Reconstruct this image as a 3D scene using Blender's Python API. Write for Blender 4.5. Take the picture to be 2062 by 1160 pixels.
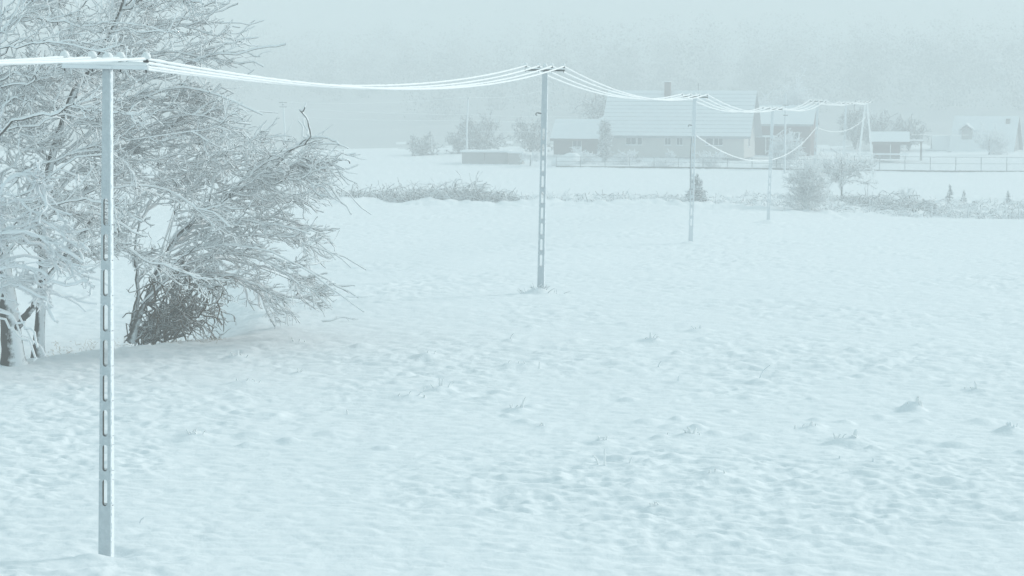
import bpy, bmesh, math, random
import numpy as np
from mathutils import Vector, Matrix
R = math.radians
SC = bpy.context.scene
COL = SC.collection
for o in list(bpy.data.objects): bpy.data.objects.remove(o)

# ------------------------------------------------------------------ camera
F = 4400.0; PITCH = math.atan(430/F); SP, CP = math.sin(PITCH), math.cos(PITCH)
cam = bpy.data.cameras.new('camera'); co = bpy.data.objects.new('camera', cam); COL.objects.link(co)
cam.sensor_width = 36; cam.lens = F/2062*36; cam.clip_start = .5; cam.clip_end = 3000
co.location = (0, 0, 0); co.rotation_euler = (math.pi/2-PITCH, 0, 0)
SC.camera = co
# ------------------------------------------------------------------ world: overcast, sun veiled, from the right and behind
SUN_EL, SUN_AZ = R(26), R(58)          # azimuth clockwise from +Y
w = bpy.data.worlds.new('World'); SC.world = w; w.use_nodes = True
nt = w.node_tree; nt.nodes.clear()
out = nt.nodes.new('ShaderNodeOutputWorld'); bg = nt.nodes.new('ShaderNodeBackground')
sky = nt.nodes.new('ShaderNodeTexSky'); sky.sky_type = 'NISHITA'; sky.sun_disc = False
sky.sun_elevation = SUN_EL; sky.sun_rotation = SUN_AZ; sky.air_density = 1.0; sky.dust_density = 4; sky.ozone_density = 1
mx = nt.nodes.new('ShaderNodeMix'); mx.data_type = 'RGBA'; mx.inputs[0].default_value = .82
mx.inputs[7].default_value = (4.5, 6.25, 6.6, 1)      # even cloud deck over the clear-sky colour
nt.links.new(sky.outputs[0], mx.inputs[6]); nt.links.new(mx.outputs[2], bg.inputs[0])
bg.inputs[1].default_value = .075
nt.links.new(bg.outputs[0], out.inputs[0])
sl = bpy.data.lights.new('sun', 'SUN'); sl.energy = 1.5; sl.angle = R(13); sl.color = (1, .995, .97)
so = bpy.data.objects.new('sun', sl); COL.objects.link(so)
sd = Vector((math.sin(SUN_AZ)*math.cos(SUN_EL), math.cos(SUN_AZ)*math.cos(SUN_EL), math.sin(SUN_EL)))
so.rotation_euler = sd.to_track_quat('Z', 'Y').to_euler(); so.location = (60, 40, 60)
# ------------------------------------------------------------------ exposure
vs = SC.view_settings; vs.view_transform = 'Standard'; vs.look = 'None'; vs.gamma = 1; vs.use_curve_mapping = False
vs.exposure = 0.64
SC.cycles.max_bounces = 6; SC.cycles.diffuse_bounces = 3; SC.cycles.volume_bounces = 2; SC.cycles.transparent_max_bounces = 12
SC.cycles.use_denoising = True; SC.cycles.use_adaptive_sampling = False; SC.cycles.pixel_filter_width = 1.15
HAZE = .0034

# ------------------------------------------------------------------ geometry of the view
def ray(px, py):
    a, b = (px-1031)/F, (580-py)/F
    y = CP+b*SP
    return a/y, (-SP+b*CP)/y
def P(px, py, d):
    a, z = ray(px, py); return Vector((a*d, d, z*d))
def zpx(py, d): return ray(1031, py)[1]*d
def ssm(x, a, b):
    t = np.clip((np.asarray(x, float)-a)/(b-a), 0, 1); return t*t*(3-2*t)

# ------------------------------------------------------------------ noise
def _hash(ix, iy, seed):
    h = (ix.astype(np.int64)*374761393 + iy.astype(np.int64)*668265263 + seed*1442695041) & 0xffffffff
    h = ((h ^ (h >> 13))*1274126177) & 0xffffffff
    return (h ^ (h >> 16)) & 0xffffffff
def gnoise(x, y, seed=0):
    x = np.asarray(x, float); y = np.asarray(y, float)
    x0 = np.floor(x); y0 = np.floor(y); fx = x-x0; fy = y-y0
    def g(ix, iy, dx, dy):
        a = _hash(ix, iy, seed)*(2*math.pi/4294967296.0); return np.cos(a)*dx+np.sin(a)*dy
    u = fx*fx*fx*(fx*(fx*6-15)+10); v = fy*fy*fy*(fy*(fy*6-15)+10)
    n00 = g(x0, y0, fx, fy); n10 = g(x0+1, y0, fx-1, fy); n01 = g(x0, y0+1, fx, fy-1); n11 = g(x0+1, y0+1, fx-1, fy-1)
    return ((n00*(1-u)+n10*u)*(1-v)+(n01*(1-u)+n11*u)*v)*1.5

# ------------------------------------------------------------------ terrain
TD = [0, 34, 60, 78, 118, 156, 185, 205, 235, 258, 272, 290, 310, 330, 360, 420, 500, 600, 900]
def colz(py): return [(-7.8 if p is None else zpx(p, d)) for d, p in zip(TD, py)]
_c = [colz([None, None, None, 588, 487, 436, 404, 392, 366, 345, 334, 322, 310, 305, 303, 262, 205, 158, 150]),
      colz([None, None, None, 588, 490, 443, 412, 396, 368, 350, 338, 318, 304, 300, 292, 240, 176, 130, 130]),
      colz([None, None, None, 588, 496, 458, 436, 402, 370, 356, 345, 328, 316, 308, 292, 232, 160, 120, 125])]
_dg = np.arange(-60, 901, 1.0)
_k = np.exp(-.5*(np.arange(-15, 16)/4.5)**2); _k /= _k.sum()
_cols = []
for c in _c:
    z = np.interp(_dg, TD, c); _cols.append(np.convolve(np.pad(z, 15, mode='edge'), _k, 'valid'))
def base(X, Y):
    X = np.asarray(X, float); Y = np.asarray(Y, float)
    px = np.clip(1031+F*X/np.maximum(Y, 30), -200, 2300)
    zs = [np.interp(Y, _dg, c) for c in _cols]
    t1 = ssm(px, 300, 1200); t2 = ssm(px, 1200, 1950)
    z = np.where(px < 1200, zs[0]*(1-t1)+zs[1]*t1, zs[1]*(1-t2)+zs[2]*t2)
    dl = 60+(px-90)/350*4
    lip = ssm(Y-dl, .2, 2.6)*(1-ssm(px, 380, 530))*(1-ssm(Y, 72, 112))
    return z-.62*lip
MOUNDS = []   # x, y, height, radius
def micro(X, Y):
    X = np.asarray(X, float); Y = np.asarray(Y, float)
    wx = X+.2*gnoise(X/1.3, Y/1.3, 7); wy = Y+.2*gnoise(X/1.3, Y/1.3, 8)
    rough = .55+.75*ssm(gnoise(X/7, Y/9, 3)+.35*gnoise(X/2.4, Y/3, 4), -.35, .55)
    n1 = gnoise(wx/1.05, wy/.66, 11); n2 = gnoise(wx/.52, wy/.31, 12); n3 = gnoise(wx/.25, wy/.16, 13)
    bump = np.sqrt(np.clip(n1+.35, 0, None)+.02)
    h = 1.12*rough*(.034*bump+.043*n2+.021*n3+.004*gnoise(X/.11, Y/.13, 14))+.045*gnoise(X/4.2, Y/3.1, 5)+.10*gnoise(X/13, Y/11, 6)
    bank = ssm(Y, 176, 184)*(1-ssm(Y, 204, 214)); h = h+bank*(.42*np.abs(gnoise(X/1.5, Y/2.2, 31))+.25*gnoise(X/4, Y/4, 32))
    far = ssm(Y, 300, 420)
    h = h*(1-far)+far*.8*gnoise(X/25, Y/25, 9)
    for mx_, my_, mh, mr in MOUNDS:
        q = ((X-mx_)**2+(Y-my_)**2)/mr**2
        h = h+np.where(q < 12, mh*np.exp(-(q*1.1)**1.35), 0)
    return h
def hz(x, y): return float(base(x, y)+micro(np.array([x]), np.array([y]))[0])
def hit(px, py):
    a, b = ray(px, py); d = np.arange(30, 420, .1)
    i = np.argmax(b*d <= base(a*d, d)); return float(d[i])
def G(px, py):
    d = hit(px, py); p = P(px, py, d); return p

# ------------------------------------------------------------------ materials
def N(t, typ, **kw):
    n = t.nodes.new(typ)
    for k, v in kw.items(): setattr(n, k, v)
    return n
def newmat(name):
    m = bpy.data.materials.new(name); m.use_nodes = True; t = m.node_tree
    return m, t, t.nodes['Principled BSDF']
def noise_node(t, scale, detail=4, rough=.55):
    n = N(t, 'ShaderNodeTexNoise'); n.inputs['Scale'].default_value = scale; n.inputs['Detail'].default_value = detail; n.inputs['Roughness'].default_value = rough
    c = N(t, 'ShaderNodeNewGeometry'); t.links.new(c.outputs['Position'], n.inputs['Vector']); return n
SNOW = (.87, .90, .925, 1)
def snow_mat(name, col=SNOW, bump=.3, scale=30, dist=.01):
    m, t, b = newmat(name); b.inputs['Roughness'].default_value = .75; b.inputs['Specular IOR Level'].default_value = .15
    n = noise_node(t, scale, 6, .65); r = N(t, 'ShaderNodeMix', data_type='RGBA')
    r.inputs[6].default_value = tuple(c*.95 for c in col[:3])+(1,); r.inputs[7].default_value = col
    t.links.new(n.outputs[0], r.inputs[0]); t.links.new(r.outputs[2], b.inputs['Base Color'])
    bp = N(t, 'ShaderNodeBump'); bp.inputs['Strength'].default_value = bump; bp.inputs['Distance'].default_value = dist
    t.links.new(n.outputs[0], bp.inputs['Height']); t.links.new(bp.outputs[0], b.inputs['Normal'])
    return m
def rime_mat(name, dark, wind=(.25, -.55, .8), lo=-.1, hi=.35, noise=.6, scale=9, dark2=None, snow=SNOW, fine=45):
    """snow lies on the sides turned up and to the weather, bare surface elsewhere"""
    m, t, b = newmat(name); b.inputs['Roughness'].default_value = .8; b.inputs['Specular IOR Level'].default_value = .15
    g = N(t, 'ShaderNodeNewGeometry'); dp = N(t, 'ShaderNodeVectorMath', operation='DOT_PRODUCT')
    wv = Vector(wind).normalized(); dp.inputs[1].default_value = wv; t.links.new(g.outputs['Normal'], dp.inputs[0])
    n = noise_node(t, scale, 5, .65); n2 = noise_node(t, fine, 3, .6)
    ad = N(t, 'ShaderNodeMath', operation='MULTIPLY_ADD'); ad.inputs[1].default_value = noise; t.links.new(n.outputs[0], ad.inputs[0]); t.links.new(dp.outputs['Value'], ad.inputs[2])
    sb = N(t, 'ShaderNodeMath', operation='SUBTRACT'); sb.inputs[1].default_value = noise*.5; t.links.new(ad.outputs[0], sb.inputs[0])
    mr = N(t, 'ShaderNodeMapRange'); mr.inputs[1].default_value = lo; mr.inputs[2].default_value = hi; t.links.new(sb.outputs[0], mr.inputs[0])
    dm = N(t, 'ShaderNodeMix', data_type='RGBA'); dm.inputs[6].default_value = (*dark, 1); dm.inputs[7].default_value = (*(dark2 or tuple(c*1.7 for c in dark)), 1)
    t.links.new(n2.outputs[0], dm.inputs[0])
    c = N(t, 'ShaderNodeMix', data_type='RGBA'); t.links.new(mr.outputs[0], c.inputs[0]); t.links.new(dm.outputs[2], c.inputs[6]); c.inputs[7].default_value = snow
    t.links.new(c.outputs[2], b.inputs['Base Color'])
    bp = N(t, 'ShaderNodeBump'); bp.inputs['Strength'].default_value = .5; bp.inputs['Distance'].default_value = .01
    t.links.new(n2.outputs[0], bp.inputs['Height'])
    if 'twig' not in name: t.links.new(bp.outputs[0], b.inputs['Normal'])
    return m
def plain(name, col, rough=.7, scale=6, var=.25):
    m, t, b = newmat(name); b.inputs['Roughness'].default_value = rough; b.inputs['Specular IOR Level'].default_value = .25
    n = noise_node(t, scale, 5, .6); r = N(t, 'ShaderNodeMix', data_type='RGBA')
    r.inputs[6].default_value = tuple(c*(1-var) for c in col)+(1,); r.inputs[7].default_value = tuple(min(1, c*(1+var)) for c in col)+(1,)
    t.links.new(n.outputs[0], r.inputs[0]); t.links.new(r.outputs[2], b.inputs['Base Color']); return m
M = {}
M['snow'] = snow_mat('snow')
M['field'] = snow_mat('field_snow', bump=.6, scale=9, dist=.03)
M['wire'] = snow_mat('wire_snow', (.95, .96, .965, 1), .5, 60, .01)
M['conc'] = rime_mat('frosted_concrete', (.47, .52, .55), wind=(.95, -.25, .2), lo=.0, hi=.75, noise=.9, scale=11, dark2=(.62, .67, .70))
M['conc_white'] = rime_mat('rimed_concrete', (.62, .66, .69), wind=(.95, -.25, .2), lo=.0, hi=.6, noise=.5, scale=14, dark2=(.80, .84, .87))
M['bare'] = plain('bare_concrete', (.055, .052, .05), .9, 30)
M['steel'] = rime_mat('dark_steel_snow_top', (.035, .038, .04), wind=(0, -.15, 1), lo=.25, hi=.6, noise=.25)
M['steel_rime'] = rime_mat('rimed_steel', (.06, .065, .07), wind=(0, -.8, .75), lo=-.15, hi=.25, noise=.4)
M['insul'] = plain('insulator_dark', (.05, .045, .045), .4, 10)
M['bark'] = rime_mat('trunk_bark', (.045, .038, .032), wind=(.72, -.62, .3), lo=.50, hi=.85, noise=1.4, scale=5)
M['twig'] = rime_mat('twig_snow', (.022, .016, .011), wind=(.2, -.45, .9), lo=-.48, hi=-.16, noise=.8, scale=5, snow=(.93, .95, .965, 1))
M['twig_far'] = rime_mat('far_twig_snow', (.03, .03, .028), wind=(.15, -.3, .9), lo=.0, hi=.5, noise=1.2, scale=1.2)
M['twig_white'] = rime_mat('twig_heavy_snow', (.06, .052, .045), wind=(.1, -.45, .9), lo=-.95, hi=-.6, noise=.5, scale=6)
M['twig_brown'] = rime_mat('twig_brown', (.062, .036, .018), wind=(.1, -.2, 1), lo=.25, hi=.85, noise=.8, scale=5)
M['conifer'] = rime_mat('conifer_snow', (.010, .018, .013), wind=(.1, -.3, 1), lo=-.35, hi=.2, noise=1.1, scale=2)
M['straw'] = rime_mat('dry_stalks', (.08, .075, .065), wind=(.1, -.35, 1), lo=-.5, hi=.05, noise=1.1, scale=2.0)
M['bramble'] = rime_mat('bramble_stalks', (.022, .022, .02), wind=(.1, -.3, 1), lo=-.1, hi=.35, noise=1.3, scale=1.3)
M['drygrass'] = plain('dry_grass', (.30, .20, .10), .9, 9, .4)
M['wood_hazed'] = plain('hazed_wood', (.40, .425, .43), .95, .05, .06)  # near the fog's own tone: haze painted into the tree colour
M['hazed_floor'] = plain('hazed_floor', (.44, .465, .47), .95, .05, .15)  # hill ground greyed to match the fog, haze put into its colour
M['cream'] = plain('cream_render', (.52, .50, .475), .9, 1.2, .06)
M['brownwall'] = plain('brown_boards', (.16, .12, .11), .9, 3, .2)  # brown lightened to stand in for denser haze over the far walls
M['redwall'] = plain('red_brown_boards', (.17, .105, .10), .9, 3, .2)
M['greywall'] = plain('grey_render', (.35, .34, .33), .9, 1.5, .1)
M['tile'] = plain('roof_tile', (.30, .31, .33), .7, 1.2, .5)
M['brick'] = plain('chimney_brick', (.20, .15, .135), .9, 8)
M['glass'] = plain('window_glass', (.04, .05, .06), .1, 3)
M['frame'] = plain('white_frame', (.7, .7, .7), .5, 5, .05)
M['postwood'] = rime_mat('post_wood', (.09, .075, .06), wind=(.3, -.6, .6), lo=-.2, hi=.5, noise=1.0, scale=6)
M['rail'] = plain('grey_fence_paint', (.17, .19, .19), .6, 4)
m, t, b = newmat('frosted_mesh'); b.inputs['Base Color'].default_value = (.7, .73, .75, 1); b.inputs['Roughness'].default_value = .8; b.inputs['Alpha'].default_value = .22; M['mesh'] = m

# ------------------------------------------------------------------ object helpers
def link(name, me, mats, parent=None):
    o = bpy.data.objects.new(name, me); COL.objects.link(o)
    for m_ in (mats if isinstance(mats, (list, tuple)) else [mats]): me.materials.append(m_)
    if parent: o.parent = parent
    return o
def npmesh(name, V, Fq, mats, parent=None, smooth=True, mi=None):
    V = np.asarray(V, np.float32); Fq = np.asarray(Fq, np.int32); k = Fq.shape[1]
    me = bpy.data.meshes.new(name); me.vertices.add(len(V)); me.vertices.foreach_set('co', V.ravel())
    me.loops.add(Fq.size); me.loops.foreach_set('vertex_index', Fq.ravel())
    me.polygons.add(len(Fq)); me.polygons.foreach_set('loop_start', np.arange(0, Fq.size, k, dtype=np.int32))
    try: me.polygons.foreach_set('loop_total', np.full(len(Fq), k, np.int32))
    except Exception: pass
    if mi is not None: me.polygons.foreach_set('material_index', np.asarray(mi, np.int32))
    me.update(calc_edges=True)
    me.polygons.foreach_set('use_smooth', np.full(len(Fq), smooth, bool)); me.validate()
    return link(name, me, mats, parent)
def bmo(name, bm, mats, parent=None, smooth=False):
    bmesh.ops.recalc_face_normals(bm, faces=bm.faces[:])
    me = bpy.data.meshes.new(name); bm.to_mesh(me); bm.free()
    if smooth:
        for p in me.polygons: p.use_smooth = True
    return link(name, me, mats, parent)
def tag(o, label, cat, group=None):
    o['label'] = label; o['category'] = cat
    if group: o['group'] = group
    return o
def empty(name, loc, rz=0, label=None, cat=None, group=None):
    o = bpy.data.objects.new(name, None); COL.objects.link(o); o.location = loc; o.rotation_euler = (0, 0, rz)
    o.empty_display_size = .2
    if label: tag(o, label, cat, group)
    return o
def box(bm, x0, x1, y0, y1, z0, z1, mi=0, bev=0):
    vs_ = [bm.verts.new(v) for v in ((x0, y0, z0), (x1, y0, z0), (x1, y1, z0), (x0, y1, z0), (x0, y0, z1), (x1, y0, z1), (x1, y1, z1), (x0, y1, z1))]
    fs = [bm.faces.new([vs_[i] for i in f]) for f in ((0, 3, 2, 1), (4, 5, 6, 7), (0, 1, 5, 4), (1, 2, 6, 5), (2, 3, 7, 6), (3, 0, 4, 7))]
    for f in fs: f.material_index = mi
    if bev: bmesh.ops.bevel(bm, geom=list({e for f in fs for e in f.edges}), offset=bev, segments=1, affect='EDGES')
    return fs
def lathe(bm, prof, n=10, c=(0, 0, 0), mi=0):
    rings = []
    for r, z in prof:
        rings.append([bm.verts.new((c[0]+r*math.cos(2*math.pi*i/n), c[1]+r*math.sin(2*math.pi*i/n), c[2]+z)) for i in range(n)])
    for a, b_ in zip(rings, rings[1:]):
        for i in range(n):
            f = bm.faces.new((a[i], a[(i+1) % n], b_[(i+1) % n], b_[i])); f.material_index = mi
    for rg in (rings[0], rings[-1]):
        f = bm.faces.new(rg); f.material_index = mi
def tubes(paths, radii, sides=4):
    paths = np.asarray(paths, float); n, s, _ = paths.shape
    t = np.gradient(paths, axis=1); t /= np.linalg.norm(t, axis=2, keepdims=True)+1e-9
    up = np.zeros_like(t); up[..., 2] = 1; flat = np.abs(t[..., 2]).max(axis=1) > .9; up[flat] = (.95, .3, .05)
    a = np.cross(t, up); a /= np.linalg.norm(a, axis=2, keepdims=True)+1e-9; b_ = np.cross(a, t)
    ang = math.pi/2+2*math.pi*np.arange(sides)/sides
    off = a[:, :, None, :]*np.cos(ang)[None, None, :, None]+b_[:, :, None, :]*np.sin(ang)[None, None, :, None]
    V = paths[:, :, None, :]+off*np.asarray(radii)[:, :, None, None]
    idx = np.arange(n*s*sides).reshape(n, s, sides); nx = np.roll(idx, -1, axis=2)
    Q = np.stack([idx[:, 1:], nx[:, 1:], nx[:, :-1], idx[:, :-1]], axis=-1).reshape(-1, 4)
    return V.reshape(-1, 3), Q
def merge(parts):
    V, Q, o = [], [], 0
    for v, q in parts: V.append(v); Q.append(q+o); o += len(v)
    return np.concatenate(V), np.concatenate(Q)
def curve_pts(pts, n):
    """Catmull-Rom through pts, n samples"""
    p = np.array([list(q) for q in pts], float); p = np.vstack([2*p[0]-p[1], p, 2*p[-1]-p[-2]])
    m_ = len(p)-3; tt = np.linspace(0, m_-1e-6, n); i = tt.astype(int); f = (tt-i)[:, None]
    a, b_, c, d = p[i], p[i+1], p[i+2], p[i+3]
    return .5*((2*b_)+(-a+c)*f+(2*a-5*b_+4*c-d)*f*f+(-a+3*b_-3*c+d)*f**3)
def wob(path, amp, rng):
    n = len(path); k = rng.normal(size=(n, 3)); k = np.cumsum(k, 0); k -= np.linspace(0, 1, n)[:, None]*k[-1]
    return path+k*amp/math.sqrt(n)
def grow(start, dirs, length, nseg, rng, wander=.25, trop=(0, 0, 0)):
    n = len(start); out_ = np.zeros((n, nseg+1, 3)); out_[:, 0] = start; d = dirs/np.linalg.norm(dirs, axis=1, keepdims=True)
    st = (length/nseg)[:, None]; trop = np.asarray(trop, float)
    for k in range(nseg):
        d = d+rng.normal(size=(n, 3))*wander+trop/nseg; d /= np.linalg.norm(d, axis=1, keepdims=True)
        out_[:, k+1] = out_[:, k]+d*st
    return out_
def spawn(paths, per, rng, t0=.15, t1=1.0, spread=.9, keep=.7):
    """child starts and directions along parents"""
    n, s, _ = paths.shape; i = np.repeat(np.arange(n), per); m_ = len(i)
    t = (t0+(t1-t0)*rng.random(m_))*(s-1); k = np.minimum(t.astype(int), s-2); f = (t-k)[:, None]
    p = paths[i, k]*(1-f)+paths[i, k+1]*f; d = paths[i, k+1]-paths[i, k]; d /= np.linalg.norm(d, axis=1, keepdims=True)+1e-9
    r = rng.normal(size=(m_, 3)); r -= (r*d).sum(1, keepdims=True)*d; r /= np.linalg.norm(r, axis=1, keepdims=True)+1e-9
    return p, d*keep+r*spread*(.6+.6*rng.random((m_, 1))), t/(s-1), i
def taper(n, s, r0, r1, rng=None, var=0):
    r = np.linspace(r0, r1, s)[None, :].repeat(n, 0)
    if rng is not None and var: r = r*(1+var*rng.normal(size=(n, 1))).clip(.4, 2)
    return r

# ------------------------------------------------------------------ tufts (their mounds shape the field)
TUFTS = [  # px, py, mound height, mound radius, stalks [(dx, dy, height, lean, thick)], name, label
 (390, 878, .13, .42, [(-.1, 0, .10, -.5, .012), (.05, 0, .12, .2, .012), (.2, 0, .08, .9, .01)], 'grass_tuft', 'low crumbly snowy grass tuft in the field beside the nearest pole'),
 (1040, 824, .09, .32, [(.13, 0, .24, .35, .017), (-.12, 0, .07, -.6, .014), (-.02, 0, .06, .9, .012)], 'grass_tuft', 'snowy hummock with one thick stub leaning to its right'),
 (1217, 944, .05, .25, [(0, 0, .33, 0, .014), (-.12, .02, .2, -.6, .013), (.5, .1, .11, .5, .012)], 'dead_stalk', 'tallest lone upright frosted stalk with a shorter one leaning beside it'),
 (1207, 890, .10, .30, [(.08, 0, .05, .6, .012)], 'grass_tuft', 'smooth rounded snow hummock just behind the tallest stalk'),
 (1390, 880, .08, .4, [(0, 0, .14, -.5, .02), (.06, 0, .12, .6, .016), (-.5, .1, .06, .3, .012), (-.08, 0, .08, -1, .012)], 'grass_tuft', 'tuft with spiky snow horns right of the tallest stalk'),
 (1838, 824, .26, .27, [(.09, 0, .13, .15, .03), (.16, 0, .07, .5, .03)], 'grass_tuft', 'big round snow-capped clump with a horn on top'),
 (2036, 868, .20, .30, [(-.06, 0, .06, -.9, .02)], 'grass_tuft', 'round snow-capped clump at the field edge with a dark hole'),
 (1700, 893, .12, .42, [(.22, 0, .15, .2, .03), (-.2, 0, .12, -.3, .014), (-.14, 0, .1, .5, .012)], 'grass_tuft', 'broad tuft with a pointed snow peak on its right end'),
 (1632, 866, .08, .3, [(0, 0, .08, .3, .025), (-.35, 0, .08, 0, .016)], 'grass_tuft', 'twin-peaked tuft behind the broad pointed one'),
 (886, 786, .08, .34, [(0, 0, .18, -.1, .015), (.05, 0, .17, .2, .013), (.2, .02, .16, .8, .012), (-.16, 0, .1, -.8, .012)], 'grass_tuft', 'tuft of four splayed frosted grass stalks'),
 (822, 800, .13, .38, [(.4, -.1, .06, 0, .02)], 'grass_tuft', 'smooth snow hummock beside the splayed stalks'),
 (860, 725, .14, .36, [], 'grass_tuft', 'small peaked snow hummock nearest the fallen branch'),
 (1048, 745, .13, .5, [(.5, -.1, .16, 0, .014)], 'grass_tuft', 'wide hummock with an upright stub at its right'),
 (1028, 690, .04, .2, [(0, 0, .15, .6, .013)], 'dead_stalk', 'short frosted stalk leaning right in open snow'),
 (1310, 695, .12, .35, [(0, 0, .16, -.1, .02), (.08, 0, .1, .7, .013)], 'grass_tuft', 'tuft with a small white spike in the middle of the field'),
 (1408, 672, .10, .4, [(.02, 0, .1, .2, .02)], 'grass_tuft', 'flat tuft with a tiny spike behind the middle one'),
 (1528, 772, .02, .2, [(0, 0, .36, .75, .011)], 'dead_stalk', 'long thin grass stalk leaning far over to the right'),
 (1325, 746, .03, .2, [(0, 0, .15, .5, .011)], 'dead_stalk', 'thin bent stalk between the middle tuft and wide hummock'),
 (1965, 786, .07, .3, [(0, 0, .16, -.3, .02), (-.1, 0, .06, -.8, .015)], 'grass_tuft', 'hummock with a finger-like snowy spike near the big clump'),
 (1312, 1026, .07, .25, [(0, 0, .05, .4, .022)], 'grass_tuft', 'little knob of snow lowest in the open field'),
 (1757, 938, .04, .22, [(0, 0, .07, .05, .014)], 'dead_stalk', 'short dark stub in front of the broad pointed tuft'),
 (1690, 931, .02, .15, [(0, 0, .05, .1, .013)], 'dead_stalk', 'tiny dark stub left of a slightly bigger stub'),
 (475, 722, .12, .45, [(-.1, 0, .1, -.4, .014), (.06, 0, .12, .2, .014), (.3, 0, .06, .9, .011)], 'grass_tuft', 'snowy tuft right of the brown thicket tree'),
 (490, 775, .10, .4, [(.1, 0, .06, .6, .014)], 'grass_tuft', 'flat snow hummock below the branch tips'),
 (282, 1060, .02, .15, [(0, 0, .1, .7, .009)], 'dead_stalk', 'thin curled stalk close to the foot of the nearest pole'),
 (592, 690, .07, .3, [(0, 0, .12, -.7, .014), (.15, 0, .09, .5, .011)], 'grass_tuft', 'tuft lying in front of the fallen branch'),
 (600, 752, .05, .25, [(0, 0, .13, .1, .012), (.06, 0, .1, .6, .01)], 'grass_tuft', 'two short grass blades alone below the fallen branch'),
 (1365, 775, .04, .3, [(0, 0, .13, .1, .012)], 'dead_stalk', 'thin upright stub on a low swell right of the wide hummock'),
 (700, 832, .04, .3, [(0, 0, .1, -.2, .013)], 'dead_stalk', 'single stub left of the smooth snow hummock'),
 (1100, 858, .06, .3, [], 'grass_tuft', 'low snow swell just right of the leaning thick stub'),
 (1438, 972, .13, .5, [], 'grass_tuft', 'smooth broad snow swell in the near field'),
]
_td = []
for tf in TUFTS:
    p = G(tf[0], tf[1]); _td.append(p); MOUNDS.append((p.x, p.y, tf[2]*.9, tf[3]))
rngm = np.random.default_rng(21)
for k in range(70):     # clustered lumps where the grass is longer
    cx, cy = [(1420, 760), (1650, 880), (1900, 850), (950, 770), (1250, 720), (1700, 740), (1380, 890), (600, 870)][k % 8]
    px_, py_ = cx+rngm.normal()*130, max(640, cy+rngm.normal()*45); p = G(px_, py_)
    MOUNDS.append((p.x, p.y, .04+.05*rngm.random(), .15+.22*rngm.random()))

# ------------------------------------------------------------------ pole line data
# base pixel, distance, top pixel, distance
LINE = [(214, 1131, 35.0, 217, 128), (1089, 588, 78.2, 1098, 138), (1391, 490, 118.5, 1399, 193), (1547, 444, 156.4, 1556, 218),
        (1637, 398, 197, 1647, 203), (1696, 372, 230, 1704, 207)]
LAX = R(12.3)
for i, (bx, by, d, tx, ty) in enumerate(LINE[:4]):
    p = P(bx, by, d); tz = p.z+[.0, .04, .03, .03][i]-float(base(p.x, p.y)); m0 = float(micro(np.array([p.x]), np.array([p.y]))[0]); MOUNDS.append((p.x, p.y, tz-m0, [.5, .6, .6, .8][i])); MOUNDS.append((p.x-.12, p.y-.38, [.12, .16, .1, .1][i], [.34, .35, .4, .5][i]))

# ------------------------------------------------------------------ ground
rows = list(np.arange(-38, 30, 3.0))
d = 30.0
while d < 690:
    rows.append(d); d += min(4.0, max(.065, .55*d*d/17043))
rows = np.array(rows)
u = np.linspace(-.285, .285, 760); to = np.linspace(0, 1, 26)[1:]**1.8
W = np.maximum(rows, 30)[:, None]
Xi = u[None, :]*W; Xr = .285*W+(395-.285*W)*to[None, :]; X = np.concatenate([-Xr[:, ::-1], Xi, Xr], 1); Y = np.repeat(rows[:, None], X.shape[1], 1)
Z = base(X, Y)+micro(X, Y)
nr, nc = X.shape; idx = np.arange(nr*nc).reshape(nr, nc)
Q = np.stack([idx[:-1, :-1], idx[:-1, 1:], idx[1:, 1:], idx[1:, :-1]], -1).reshape(-1, 4)
ym_ = .5*(Y[:-1, :-1]+Y[1:, 1:]); xm_ = .5*(X[:-1, :-1]+X[1:, 1:]); mi_ = (ym_+30*gnoise(xm_/9, ym_/14, 41)+14*gnoise(xm_/2.5, ym_/4, 42) > 350).astype(int).ravel()  # ground beyond the far edge takes the fog-toned colour
gr = npmesh('snow_field', np.stack([X, Y, Z], -1).reshape(-1, 3), Q, [M['field'], M['hazed_floor']], mi=mi_); gr['kind'] = 'structure'

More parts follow.
